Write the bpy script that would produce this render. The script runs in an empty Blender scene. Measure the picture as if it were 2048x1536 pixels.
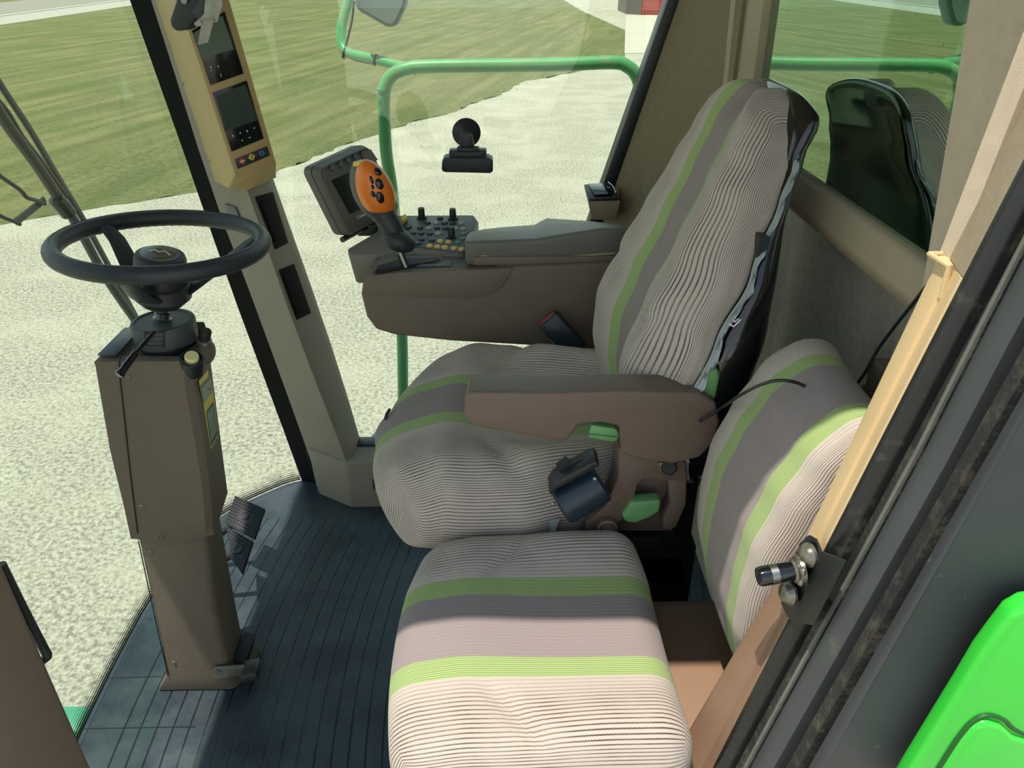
import bpy, bmesh, math, random
from mathutils import Vector, Matrix, Quaternion
random.seed(7)
SC = bpy.context.scene
COL = SC.collection
# ------------------------------------------------------------------ camera, sky, sun, exposure
F = 1539.0; PITCH = math.radians(29.0); YAW = math.radians(1.2); CH = 1.54
cp, sp, cy, sy = math.cos(PITCH), math.sin(PITCH), math.cos(YAW), math.sin(YAW)
CR = Vector((cy, -sy, 0)); CF = Vector((sy*cp, cy*cp, -sp)); CU = Vector((sy*sp, cy*sp, cp)); CC = Vector((0, 0, CH))
cam_d = bpy.data.cameras.new('camera'); cam = bpy.data.objects.new('camera', cam_d); COL.objects.link(cam)
cam_d.sensor_width = 36; cam_d.lens = F/2048*36; cam_d.clip_start = 0.02; cam_d.clip_end = 500
cam.matrix_world = Matrix(((CR.x, CU.x, -CF.x, CC.x), (CR.y, CU.y, -CF.y, CC.y), (CR.z, CU.z, -CF.z, CC.z), (0, 0, 0, 1)))
SC.camera = cam
SC.view_settings.view_transform = 'Standard'; SC.view_settings.look = 'None'
SC.view_settings.gamma = 1.0; SC.view_settings.use_curve_mapping = False
SC.view_settings.exposure = 0.38
w = bpy.data.worlds.new('sky'); SC.world = w; w.use_nodes = True
wn = w.node_tree.nodes; wl = w.node_tree.links
bg = wn['Background']; bg.inputs[1].default_value = 1.05
tc = wn.new('ShaderNodeTexCoord'); sx = wn.new('ShaderNodeSeparateXYZ'); rp = wn.new('ShaderNodeValToRGB')
wl.new(tc.outputs['Generated'], sx.inputs[0]); wl.new(sx.outputs['Z'], rp.inputs[0]); wl.new(rp.outputs[0], bg.inputs[0])
rp.color_ramp.elements[0].color = (1.0, 1.04, 1.04, 1); rp.color_ramp.elements[1].color = (0.34, 0.46, 0.62, 1); rp.color_ramp.elements[1].position = 0.7
SUN_DIR = Vector((0.20, 0.150, -1.0)).normalized()
sd = bpy.data.lights.new('sun', 'SUN'); sd.energy = 4.2; sd.angle = math.radians(0.7); sd.color = (1.0, 0.905, 0.80)
so = bpy.data.objects.new('sun', sd); COL.objects.link(so)
so.rotation_euler = SUN_DIR.to_track_quat('-Z', 'Y').to_euler(); so.location = (0, 0, 8)
XW = 0.515; ZK = lambda z: CH-(CH-z)*XW/.6   # rear wall plane
GZ = -1.76   # outside ground level; the cab floor is z = 0

# ------------------------------------------------------------------ helpers
def P(u, v, X=None, Y=None, Z=None, D=None):
    d = (u-1024)/F*CR - (v-768)/F*CU + CF
    if X is not None: t = X/d.x
    elif Y is not None: t = Y/d.y
    elif Z is not None: t = (Z-CH)/d.z
    else: t = D
    return CC + d*t
ORG = {}
def tag(o, label=None, cat=None, group=None, kind=None):
    if label: o['label'] = label
    if cat: o['category'] = cat
    if group: o['group'] = group
    if kind: o['kind'] = kind
    return o
def thing(name, label, cat, loc, group=None):
    o = bpy.data.objects.new(name, None); COL.objects.link(o); o.location = loc; o.empty_display_size = 0.05
    ORG[o] = Vector(loc)
    return tag(o, label, cat, group)
def obj(name, bm, mat, parent=None, smooth=True, angle=35, loc=None):
    bmesh.ops.recalc_face_normals(bm, faces=bm.faces) if not bm.faces.layers.int.get('keep') else None
    if parent is not None: og = ORG[parent]
    elif loc is not None: og = Vector(loc)
    else:
        zs = [v.co.z for v in bm.verts]; xs = [v.co.x for v in bm.verts]; ys = [v.co.y for v in bm.verts]
        og = Vector(((min(xs)+max(xs))/2, (min(ys)+max(ys))/2, min(zs)))
    for v in bm.verts: v.co -= og
    if smooth:
        lim = math.radians(angle)
        for f in bm.faces: f.smooth = True
        for e in bm.edges:
            if len(e.link_faces) == 2 and e.calc_face_angle(0) > lim: e.smooth = False
    me = bpy.data.meshes.new(name); bm.to_mesh(me); bm.free()
    mats = mat if isinstance(mat, (list, tuple)) else [mat]
    for m in mats: me.materials.append(m)
    o = bpy.data.objects.new(name, me); COL.objects.link(o)
    if parent is not None: o.parent = parent; ORG[o] = og
    else: o.location = og; ORG[o] = og
    return o
def struct(name, bm, mat, **k):
    o = obj(name, bm, mat, **k); o['kind'] = 'structure'; return o
def B(): return bmesh.new()
def box(bm, c, s, rot=None, bev=0.0, seg=2):
    c = Vector(c); vs = []
    for x in (-.5, .5):
        for y in (-.5, .5):
            for z in (-.5, .5):
                p = Vector((x*s[0], y*s[1], z*s[2]))
                if rot is not None: p = rot @ p
                vs.append(bm.verts.new(c+p))
    fs = []
    for f in ((0,1,3,2),(4,6,7,5),(0,4,5,1),(2,3,7,6),(0,2,6,4),(1,5,7,3)): fs.append(bm.faces.new([vs[i] for i in f]))
    if bev > 0:
        es = list({e for f in fs for e in f.edges})
        bmesh.ops.bevel(bm, geom=es, offset=bev, segments=seg, affect='EDGES', profile=0.5)
def prism(bm, A, Bp, bev=0.0, seg=2, mid=None):
    """closed loops A and Bp (same length) joined, both ends capped"""
    loops = [A] + (mid or []) + [Bp]
    L = [[bm.verts.new(p) for p in lp] for lp in loops]; n = len(A); fs = []
    for k in range(len(L)-1):
        for i in range(n):
            fs.append(bm.faces.new((L[k][i], L[k][(i+1) % n], L[k+1][(i+1) % n], L[k+1][i])))
    fs.append(bm.faces.new(L[0][::-1])); fs.append(bm.faces.new(L[-1]))
    bmesh.ops.recalc_face_normals(bm, faces=fs)
    if bev > 0:
        es = [e for e in {e for f in fs for e in f.edges} if len(e.link_faces) == 2 and e.calc_face_angle(0) > math.radians(28)]
        bmesh.ops.bevel(bm, geom=es, offset=bev, segments=seg, affect='EDGES', profile=0.5, clamp_overlap=True)
def outline(bm, uv, y0, y1, bev=0.0, seg=2, scale1=None):
    """shape seen side-on: an outline in the plane Y=y0 given real depth towards Y=y1"""
    A = [P(u, v, Y=y0) for u, v in uv]; Bq = [Vector((p.x, y1, p.z)) for p in A]
    prism(bm, A, Bq, bev, seg)
def smooth_path(pts, n=8, closed=False):
    pts = [Vector(p) for p in pts]; out = []; N = len(pts)
    rng = N if closed else N-1
    for i in range(rng):
        g = lambda k: pts[k % N] if closed else pts[max(0, min(N-1, k))]
        p0, p1, p2, p3 = g(i-1), g(i), g(i+1), g(i+2)
        for j in range(n):
            t = j/n
            out.append(0.5*((2*p1)+(-p0+p2)*t+(2*p0-5*p1+4*p2-p3)*t*t+(-p0+3*p1-3*p2+p3)*t**3))
    if not closed: out.append(pts[-1])
    return out
def tube(bm, pts, r, n=12, closed=False, sq=None, up=None):
    pts = [Vector(p) for p in pts]; N = len(pts)
    rad = r if isinstance(r, (list, tuple)) else [r]*N
    tans = []
    for i in range(N):
        a = pts[(i-1) % N] if (closed or i > 0) else pts[0]; b = pts[(i+1) % N] if (closed or i < N-1) else pts[-1]
        tans.append((b-a).normalized())
    ref = Vector(up) if up is not None else (Vector((0, 0, 1)) if abs(tans[0].z) < 0.9 else Vector((1, 0, 0)))
    nrm = (ref - tans[0]*ref.dot(tans[0])).normalized(); rings = []
    for i in range(N):
        if i > 0 and up is None:
            q = tans[i-1].rotation_difference(tans[i]); nrm = q @ nrm
        elif up is not None: nrm = ref
        nrm = (nrm - tans[i]*nrm.dot(tans[i])).normalized(); bi = tans[i].cross(nrm)
        ring = []
        for k in range(n):
            a = 2*math.pi*k/n
            ca, sa = math.cos(a), math.sin(a)
            sc = sq if sq else (1, 1)
            ring.append(bm.verts.new(pts[i]+(nrm*ca*sc[0]+bi*sa*sc[1])*rad[i]))
        rings.append(ring)
    for i in range(N if closed else N-1):
        a, b = rings[i], rings[(i+1) % N]
        for k in range(n): bm.faces.new((a[k], a[(k+1) % n], b[(k+1) % n], b[k]))
    if not closed:
        bm.faces.new(rings[0][::-1]); bm.faces.new(rings[-1])
def lathe(bm, prof, org, axis=(0, 0, 1), n=32, cap=True, ref=None, sx=1.0):
    axis = Vector(axis).normalized(); rf = Vector(ref) if ref else (Vector((1, 0, 0)) if abs(axis.x) < 0.9 else Vector((0, 1, 0)))
    e1 = (rf-axis*rf.dot(axis)).normalized(); e2 = axis.cross(e1); org = Vector(org); rings = []
    for r, h in prof:
        rings.append([bm.verts.new(org+axis*h+(e1*math.cos(2*math.pi*k/n)*sx+e2*math.sin(2*math.pi*k/n))*max(r, 1e-5)) for k in range(n)])
    for a, b in zip(rings[:-1], rings[1:]):
        for k in range(n): bm.faces.new((a[k], a[(k+1) % n], b[(k+1) % n], b[k]))
    if cap: bm.faces.new(rings[0][::-1]); bm.faces.new(rings[-1])
def cyl(bm, a, b, r, n=20, bev=0.0):
    a, b = Vector(a), Vector(b); h = (b-a).length
    pr = [(r-bev, 0), (r, bev), (r, h-bev), (r-bev, h)] if bev > 0 else [(r, 0), (r, h)]
    lathe(bm, pr, a, b-a, n)
def ellipsoid(bm, c, r, n=20, m=12, rot=None):
    c = Vector(c); rings = []
    for i in range(1, m):
        t = math.pi*i/m; ring = []
        for k in range(n):
            a = 2*math.pi*k/n; p = Vector((r[0]*math.sin(t)*math.cos(a), r[1]*math.sin(t)*math.sin(a), r[2]*math.cos(t)))
            if rot is not None: p = rot @ p
            ring.append(bm.verts.new(c+p))
        rings.append(ring)
    tp = Vector((0, 0, r[2])); bt = -tp
    if rot is not None: tp = rot @ tp; bt = rot @ bt
    tp = bm.verts.new(c+tp); bt = bm.verts.new(c+bt)
    for a, b in zip(rings[:-1], rings[1:]):
        for k in range(n): bm.faces.new((a[k], b[k], b[(k+1) % n], a[(k+1) % n]))
    for k in range(n):
        bm.faces.new((tp, rings[0][k], rings[0][(k+1) % n])); bm.faces.new((bt, rings[-1][(k+1) % n], rings[-1][k]))
def grid(bm, fn, nu, nv, uv=None):
    vs = [[bm.verts.new(fn(i/(nu-1), j/(nv-1))) for j in range(nv)] for i in range(nu)]
    lay = bm.loops.layers.uv.new('UVMap') if uv else None
    for i in range(nu-1):
        for j in range(nv-1):
            f = bm.faces.new((vs[i][j], vs[i+1][j], vs[i+1][j+1], vs[i][j+1]))
            if uv:
                for lp, (a, b) in zip(f.loops, ((i, j), (i+1, j), (i+1, j+1), (i, j+1))): lp[lay].uv = uv(a/(nu-1), b/(nv-1))
    return vs
def thicken(bm, d):
    bmesh.ops.recalc_face_normals(bm, faces=bm.faces)
    bmesh.ops.solidify(bm, geom=list(bm.faces), thickness=d)
def pillow(bm, size, r, seg, deform=None):
    """rounded soft box, L along x, across y, thick z.  uv = (x, y) with the wrap-round length added"""
    L, W, T = size; lay = bm.loops.layers.uv.new('UVMap'); key = {}
    nx, ny, nz = seg
    hx, hy, hz = L/2, W/2, T/2
    def vert(p):
        k = (round(p[0], 5), round(p[1], 5), round(p[2], 5))
        if k in key: return key[k]
        c = Vector((max(-hx+r, min(hx-r, p[0])), max(-hy+r, min(hy-r, p[1])), max(-hz+min(r, hz*.99), min(hz-min(r, hz*.99), p[2]))))
        d = Vector(p)-c; ln = d.length
        q = c + d*(min(r, 1e9)/ln) if ln > 1e-9 else Vector(p)
        if ln > 1e-9:
            rr = Vector((r, r, min(r, hz*.99))); dn = d/ln
            q = c + Vector((dn.x*rr.x, dn.y*rr.y, dn.z*rr.z))
        su = p[0]; sv = p[1]
        if p[2] < hz-1e-6:
            dz = hz-p[2]
            if abs(p[1]) > hy-1e-6: sv += math.copysign(dz, p[1])
            elif abs(p[0]) > hx-1e-6: su += math.copysign(dz, p[0])
        qq = deform(q.copy()) if deform else q
        v = bm.verts.new(qq); key[k] = (v, (su, sv)); return key[k]
    lin = lambda a, n: [-a+2*a*i/n for i in range(n+1)]
    X, Y, Z = lin(hx, nx), lin(hy, ny), lin(hz, nz)
    def face(ps):
        vv = [vert(p) for p in ps]
        try: f = bm.faces.new([q[0] for q in vv])
        except ValueError: return
        for lp, q in zip(f.loops, vv): lp[lay].uv = q[1]
    for i in range(nx):
        for j in range(ny):
            face([(X[i], Y[j], hz), (X[i+1], Y[j], hz), (X[i+1], Y[j+1], hz), (X[i], Y[j+1], hz)])
            face([(X[i], Y[j+1], -hz), (X[i+1], Y[j+1], -hz), (X[i+1], Y[j], -hz), (X[i], Y[j], -hz)])
    for i in range(nx):
        for k in range(nz):
            face([(X[i], -hy, Z[k]), (X[i+1], -hy, Z[k]), (X[i+1], -hy, Z[k+1]), (X[i], -hy, Z[k+1])])
            face([(X[i+1], hy, Z[k]), (X[i], hy, Z[k]), (X[i], hy, Z[k+1]), (X[i+1], hy, Z[k+1])])
    for j in range(ny):
        for k in range(nz):
            face([(-hx, Y[j+1], Z[k]), (-hx, Y[j], Z[k]), (-hx, Y[j], Z[k+1]), (-hx, Y[j+1], Z[k+1])])
            face([(hx, Y[j], Z[k]), (hx, Y[j+1], Z[k]), (hx, Y[j+1], Z[k+1]), (hx, Y[j], Z[k+1])])
def text_bm(s, size, depth, M):
    cu = bpy.data.curves.new('t', 'FONT'); cu.body = s; cu.size = size; cu.extrude = depth; cu.align_x = 'LEFT'
    o = bpy.data.objects.new('t', cu); COL.objects.link(o)
    dg = bpy.context.evaluated_depsgraph_get(); me = bpy.data.meshes.new_from_object(o.evaluated_get(dg))
    bm = B(); bm.from_mesh(me); bpy.data.objects.remove(o); bpy.data.curves.remove(cu); bpy.data.meshes.remove(me)
    for v in bm.verts: v.co = M @ v.co
    return bm
def frame(o, ex, ey):
    ex = Vector(ex).normalized(); ey = Vector(ey); ey = (ey-ex*ey.dot(ex)).normalized(); ez = ex.cross(ey); o = Vector(o)
    return Matrix(((ex.x, ey.x, ez.x, o.x), (ex.y, ey.y, ez.y, o.y), (ex.z, ey.z, ez.z, o.z), (0, 0, 0, 1)))
def rot_from(ex, ey): return frame((0, 0, 0), ex, ey).to_3x3()
def lerp(a, b, t): return a+(b-a)*t
def interp(x, tab):
    if x <= tab[0][0]: return tab[0][1]
    for (a, ya), (b, yb) in zip(tab[:-1], tab[1:]):
        if x <= b:
            t = (x-a)/(b-a); t = t*t*(3-2*t)*0.5+t*0.5; return ya+(yb-ya)*t
    return tab[-1][1]
def sst(a, b, x):
    t = max(0, min(1, (x-a)/(b-a))); return t*t*(3-2*t)

# ------------------------------------------------------------------ materials
def srgb(r, g, b):
    f = lambda c: ((c/255+0.055)/1.055)**2.4 if c/255 > 0.04045 else c/255/12.92
    return (f(r), f(g), f(b), 1)
def mat(name, col, rough=0.5, metal=0.0, spec=0.5, bump=0.0, bscale=300, var=0.0, vscale=8, dust=None, coat=0.0):
    m = bpy.data.materials.new(name); m.use_nodes = True; nt = m.node_tree; N = nt.nodes; L = nt.links
    b = N['Principled BSDF']; b.inputs['Base Color'].default_value = col; b.inputs['Roughness'].default_value = rough
    b.inputs['Metallic'].default_value = metal; b.inputs['Specular IOR Level'].default_value = spec
    if coat: b.inputs['Coat Weight'].default_value = coat; b.inputs['Coat Roughness'].default_value = 0.08
    tcn = N.new('ShaderNodeTexCoord')
    src = None
    if var > 0:
        nz = N.new('ShaderNodeTexNoise'); nz.inputs['Scale'].default_value = vscale; nz.inputs['Detail'].default_value = 6
        L.new(tcn.outputs['Object'], nz.inputs['Vector'])
        mr = N.new('ShaderNodeMapRange'); mr.inputs[1].default_value = 0.3; mr.inputs[2].default_value = 0.7
        mr.inputs[3].default_value = 1-var; mr.inputs[4].default_value = 1+var; L.new(nz.outputs[0], mr.inputs[0])
        mx = N.new('ShaderNodeVectorMath'); mx.operation = 'SCALE'; mx.inputs[0].default_value = col[:3]
        L.new(mr.outputs[0], mx.inputs['Scale']); L.new(mx.outputs[0], b.inputs['Base Color']); src = mx.outputs[0]
    if dust:
        dc, lo, hi, ds = dust
        n2 = N.new('ShaderNodeTexNoise'); n2.inputs['Scale'].default_value = ds; n2.inputs['Detail'].default_value = 9; n2.inputs['Roughness'].default_value = 0.7
        L.new(tcn.outputs['Object'], n2.inputs['Vector'])
        m2 = N.new('ShaderNodeMapRange'); m2.inputs[1].default_value = lo; m2.inputs[2].default_value = hi; L.new(n2.outputs[0], m2.inputs[0])
        mix = N.new('ShaderNodeMix'); mix.data_type = 'RGBA'; L.new(m2.outputs[0], mix.inputs[0])
        mix.inputs[6].default_value = col; mix.inputs[7].default_value = dc
        if src: L.new(src, mix.inputs[6])
        L.new(mix.outputs[2], b.inputs['Base Color'])
    if bump > 0:
        n3 = N.new('ShaderNodeTexNoise'); n3.inputs['Scale'].default_value = bscale; n3.inputs['Detail'].default_value = 3
        L.new(tcn.outputs['Object'], n3.inputs['Vector'])
        bp = N.new('ShaderNodeBump'); bp.inputs['Strength'].default_value = bump; bp.inputs['Distance'].default_value = 0.002
        L.new(n3.outputs[0], bp.inputs['Height']); L.new(bp.outputs[0], b.inputs['Normal'])
    return m
class NB:
    """tiny node expression builder"""
    def __init__(s, m): s.N = m.node_tree.nodes; s.L = m.node_tree.links
    def math(s, op, *a):
        n = s.N.new('ShaderNodeMath'); n.operation = op
        for i, x in enumerate(a):
            if isinstance(x, (int, float)): n.inputs[i].default_value = x
            else: s.L.new(x, n.inputs[i])
        return n.outputs[0]
    def step(s, x, a, b, c=0.0, d=1.0):
        n = s.N.new('ShaderNodeMapRange'); n.interpolation_type = 'SMOOTHSTEP'; s.L.new(x, n.inputs[0])
        n.inputs[1].default_value = a; n.inputs[2].default_value = b; n.inputs[3].default_value = c; n.inputs[4].default_value = d
        return n.outputs[0]
    def mix(s, f, a, b):
        n = s.N.new('ShaderNodeMix'); n.data_type = 'RGBA'
        for i, x in ((0, f), (6, a), (7, b)):
            if isinstance(x, (int, float, tuple)): n.inputs[i].default_value = x
            else: s.L.new(x, n.inputs[i])
        return n.outputs[2]
    def noise(s, vec, sc, det=4, ro=0.5):
        n = s.N.new('ShaderNodeTexNoise'); n.inputs['Scale'].default_value = sc; n.inputs['Detail'].default_value = det; n.inputs['Roughness'].default_value = ro
        if vec is not None: s.L.new(vec, n.inputs['Vector'])
        return n.outputs[0]
def fabric(name, g0, g1, per=0.0065):
    m = bpy.data.materials.new(name); m.use_nodes = True; nb = NB(m); N, L = nb.N, nb.L; b = N['Principled BSDF']
    b.inputs['Roughness'].default_value = 0.95; b.inputs['Specular IOR Level'].default_value = 0.1
    b.inputs['Sheen Weight'].default_value = 0.12
    uv = N.new('ShaderNodeUVMap'); uv.uv_map = 'UVMap'; s = N.new('ShaderNodeSeparateXYZ'); L.new(uv.outputs[0], s.inputs[0])
    U, Vv = s.outputs[0], s.outputs[1]; A = nb.math('ABSOLUTE', Vv)
    zig = nb.math('PINGPONG', nb.math('ADD', U, 5.0), 0.0016)
    vz = nb.math('ADD', Vv, nb.math('MULTIPLY', zig, 0.55))
    tri = nb.math('PINGPONG', nb.math('ADD', vz, 5.0), per/2)          # 0..per/2
    lines = nb.step(tri, per*0.30, per*0.42)
    tri2 = nb.math('PINGPONG', nb.math('ADD', vz, 5.0), per*0.27)
    lines2 = nb.step(tri2, per*0.14, per*0.25)
    outer = nb.step(A, g1+0.0005, g1+0.0015); mid = nb.step(A, g0-0.0015, g0-0.0005, 1.0, 0.0)
    fade = nb.step(A, g1, g1+0.05, 0.25, 1.0)
    wear = nb.step(nb.noise(uv.outputs[0], 14), 0.3, 0.7, 0.55, 1.0)
    c_out = nb.mix(nb.math('MULTIPLY', nb.math('MULTIPLY', lines, fade), wear), srgb(190, 180, 168), srgb(62, 50, 46))
    c_mid = nb.mix(nb.math('MULTIPLY', lines2, 0.55), srgb(152, 141, 138), srgb(98, 90, 92))
    c_grn = nb.mix(nb.step(tri2, per*0.10, per*0.17, 0.0, 0.8), srgb(168, 192, 120), srgb(116, 138, 92))
    c = nb.mix(outer, nb.mix(mid, c_grn, c_mid), c_out)
    fz = nb.noise(uv.outputs[0], 900, 2); c = nb.mix(nb.step(fz, 0.3, 0.7, 0.0, 0.18), c, srgb(120, 112, 104))
    L.new(c, b.inputs['Base Color'])
    bp = N.new('ShaderNodeBump'); bp.inputs['Strength'].default_value = 0.5; bp.inputs['Distance'].default_value = 0.0012
    h = nb.math('ADD', nb.math('MULTIPLY', lines, -0.7), nb.math('MULTIPLY', fz, 0.8)); L.new(h, bp.inputs['Height']); L.new(bp.outputs[0], b.inputs['Normal'])
    return m
def glass(name, tint, gl=0.05, rough=0.0, gcol=(1, 1, 1, 1)):
    m = bpy.data.materials.new(name); m.use_nodes = True; N = m.node_tree.nodes; L = m.node_tree.links
    N.remove(N['Principled BSDF']); out = N['Material Output']
    t = N.new('ShaderNodeBsdfTransparent'); t.inputs[0].default_value = tint
    g = N.new('ShaderNodeBsdfGlossy'); g.inputs['Roughness'].default_value = rough; g.inputs['Color'].default_value = gcol
    mx = N.new('ShaderNodeMixShader'); mx.inputs[0].default_value = gl
    L.new(t.outputs[0], mx.inputs[1]); L.new(g.outputs[0], mx.inputs[2]); L.new(mx.outputs[0], out.inputs[0])
    return m
M = {}
M['vent'] = None
M['vent'] = mat('vent_black', srgb(18, 20, 20), .75, spec=.2)
M['brown'] = mat('brown_plastic', srgb(112, 100, 86), 0.55, bump=0.35, bscale=900, var=0.06)
M['column'] = mat('column_plastic', srgb(108, 97, 84), 0.6, bump=0.35, bscale=900, var=0.05)
M['arm'] = mat('armrest_vinyl', srgb(108, 92, 80), 0.4, bump=0.45, bscale=700, var=0.07)
M['greyplastic'] = mat('grey_brown_plastic', srgb(118, 112, 100), 0.5, bump=0.3, bscale=900, var=0.05)
M['consoletop'] = mat('console_top', srgb(92, 96, 96), 0.42, bump=0.3, bscale=900, var=0.05)
M['post'] = mat('post_trim', srgb(135, 127, 112), 0.65, bump=0.35, bscale=900, var=0.05)
M['black'] = mat('black_plastic', srgb(34, 38, 40), 0.4, bump=0.2, bscale=800)
M['softblack'] = mat('black_vinyl', srgb(40, 46, 50), 0.45, bump=0.3, bscale=500)
M['gloss'] = mat('gloss_black', srgb(14, 18, 20), 0.12, coat=0.5)
M['rubber'] = mat('rubber_seal', srgb(62, 67, 68), 0.5, var=0.1, vscale=12, dust=(srgb(112, 108, 94), 0.6, 0.95, 22))
M['dusty'] = mat('dusty_black_metal', srgb(40, 42, 42), 0.5, var=0.2, vscale=30, dust=(srgb(104, 98, 82), 0.5, 0.9, 45), bump=0.5, bscale=200)
M['blackpaint'] = mat('black_paint', srgb(24, 28, 28), 0.4, var=0.15, vscale=15, dust=(srgb(130, 124, 108), 0.62, 0.8, 90))
M['panelblack'] = mat('black_panel', srgb(58, 62, 66), 0.55, var=0.12, vscale=9, dust=(srgb(140, 136, 122), 0.64, 0.8, 60))
M['green'] = mat('green_paint', srgb(52, 200, 58), 0.28, coat=0.4)
M['rail'] = mat('green_rail_paint', srgb(92, 172, 112), 0.4, var=0.12, vscale=10, dust=(srgb(160, 160, 130), 0.5, 0.8, 25))
M['lime'] = mat('green_lever_plastic', srgb(104, 156, 98), 0.45, var=0.1, vscale=40)
M['tan'] = mat('tan_painted_metal', srgb(176, 152, 104), 0.5, bump=0.15, bscale=900)
M['tanlight'] = mat('tan_plastic_trim', srgb(214, 188, 142), 0.5, bump=0.25, bscale=900, var=0.04)
M['browntrim'] = mat('brown_plastic_trim', srgb(140, 112, 90), 0.5, bump=0.3, bscale=900, var=0.05, vscale=20)
M['carpet'] = mat('wall_carpet', srgb(182, 176, 160), 0.95, spec=0.1, bump=0.5, bscale=1200, var=0.12, vscale=60)
M['liner'] = mat('headliner_fabric', srgb(158, 148, 126), 0.95, spec=0.1, bump=0.35, bscale=1400, var=0.06, vscale=60)
M['sill'] = mat('sill_plastic', srgb(158, 146, 122), 0.6, bump=0.3, bscale=700, var=0.05)
M['metal'] = mat('steel', srgb(150, 150, 146), 0.35, metal=1.0, var=0.1, vscale=40)
M['zinc'] = mat('dull_steel', srgb(150, 146, 136), 0.45, metal=0.8, var=0.2, vscale=60)
M['chrome'] = mat('chrome', srgb(215, 215, 215), 0.15, metal=1.0)
M['orange'] = mat('orange_plastic', srgb(226, 120, 30), 0.35, coat=0.3)
M['yellow'] = mat('yellow_plastic', srgb(222, 200, 72), 0.4)
M['cream'] = mat('cream_plastic', srgb(232, 226, 160), 0.4)
M['greybutton'] = mat('grey_key', srgb(164, 166, 152), 0.45)
M['darkbutton'] = mat('dark_key', srgb(36, 40, 46), 0.4)
M['yellowbutton'] = mat('yellow_key', srgb(226, 192, 112), 0.45)
M['greenbutton'] = mat('green_key', srgb(90, 128, 110), 0.45)
M['white'] = mat('white_print', srgb(235, 238, 235), 0.6)
M['screen'] = mat('dark_screen', srgb(12, 20, 20), 0.15)
M['lcd'] = mat('lcd_glass', srgb(84, 104, 84), 0.25)
M['red'] = mat('red_print', srgb(200, 70, 60), 0.5)
M['blue'] = mat('blue_print', srgb(60, 100, 150), 0.5)
M['bezel'] = mat('monitor_plastic', srgb(98, 98, 90), 0.5, bump=0.2, bscale=900)
M['plastic_film'] = mat('clear_film', srgb(150, 160, 158), 0.2, coat=0.4)
M['boltdark'] = mat('dirty_bolt', srgb(120, 118, 106), 0.3, metal=0.7, var=0.25, vscale=120)
M['concrete'] = mat('concrete', srgb(198, 190, 174), 0.9, spec=0.2, var=0.08, vscale=1.5)
M['barnred'] = mat('barn_red', srgb(170, 62, 60), 0.7)
M['barngrey'] = mat('barn_grey', srgb(120, 112, 108), 0.7)
M['teal'] = mat('faded_green_paint', srgb(80, 158, 128), 0.5, var=0.08)
M['dark'] = mat('dark_metal', srgb(26, 26, 26), 0.6, var=0.2, vscale=30)
M['fab'] = fabric('seat_fabric', 0.055, 0.088)
M['fab2'] = fabric('small_seat_fabric', 0.058, 0.090)
M['glassclear'] = glass('window_glass', (0.88, 0.95, 0.89, 1), 0.05)
def dirty(m):
    nb = NB(m); N, L = nb.N, nb.L; out = N['Material Output']; old = out.inputs[0].links[0].from_socket
    tcn = N.new('ShaderNodeTexCoord'); mp = N.new('ShaderNodeMapping'); mp.inputs['Scale'].default_value = (1, 190, 70); L.new(tcn.outputs['Object'], mp.inputs['Vector'])
    n1 = nb.noise(mp.outputs[0], 1.0, 2); n2 = nb.noise(tcn.outputs['Object'], 6.0, 3)
    f = nb.math('MULTIPLY', nb.step(n1, .70, .74), nb.step(n2, .45, .6)); d = N.new('ShaderNodeBsdfDiffuse'); d.inputs[0].default_value = srgb(50, 62, 52)
    mx = N.new('ShaderNodeMixShader'); L.new(f, mx.inputs[0]); L.new(old, mx.inputs[1]); L.new(d.outputs[0], mx.inputs[2]); L.new(mx.outputs[0], out.inputs[0]); return m
M['glassrear'] = glass('tinted_rear_glass', (0.20, 0.34, 0.28, 1), 0.62, gcol=(0.80, 1.0, 0.86, 1))

dirty(M['glassrear'])
# ================================================================== OUTSIDE GROUND
def ground_mat():
    m = bpy.data.materials.new('gravel'); m.use_nodes = True; nb = NB(m); N, L = nb.N, nb.L; b = N['Principled BSDF']
    tcn = N.new('ShaderNodeTexCoord'); o = tcn.outputs['Object']
    a = nb.noise(o, 28, 6, 0.7); c = nb.noise(o, 0.9, 5, 0.6); st = N.new('ShaderNodeTexVoronoi'); st.inputs['Scale'].default_value = 32; L.new(o, st.inputs['Vector'])
    col = nb.mix(nb.step(a, 0.35, 0.62), srgb(140, 134, 120), srgb(206, 200, 182))
    col = nb.mix(nb.step(st.outputs['Distance'], 0.05, 0.5, 0.5, 0.0), col, srgb(222, 218, 204))
    col = nb.mix(nb.step(c, 0.42, 0.62, 0.0, 0.4), col, srgb(212, 206, 186))
    L.new(col, b.inputs['Base Color']); b.inputs['Roughness'].default_value = 0.95; b.inputs['Specular IOR Level'].default_value = 0.1
    bp = N.new('ShaderNodeBump'); bp.inputs['Strength'].default_value = 0.9; bp.inputs['Distance'].default_value = 0.03
    h = nb.math('ADD', nb.math('MULTIPLY', st.outputs['Distance'], -0.6), nb.math('MULTIPLY', a, 0.8)); L.new(h, bp.inputs['Height']); L.new(bp.outputs[0], b.inputs['Normal'])
    return m
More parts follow.
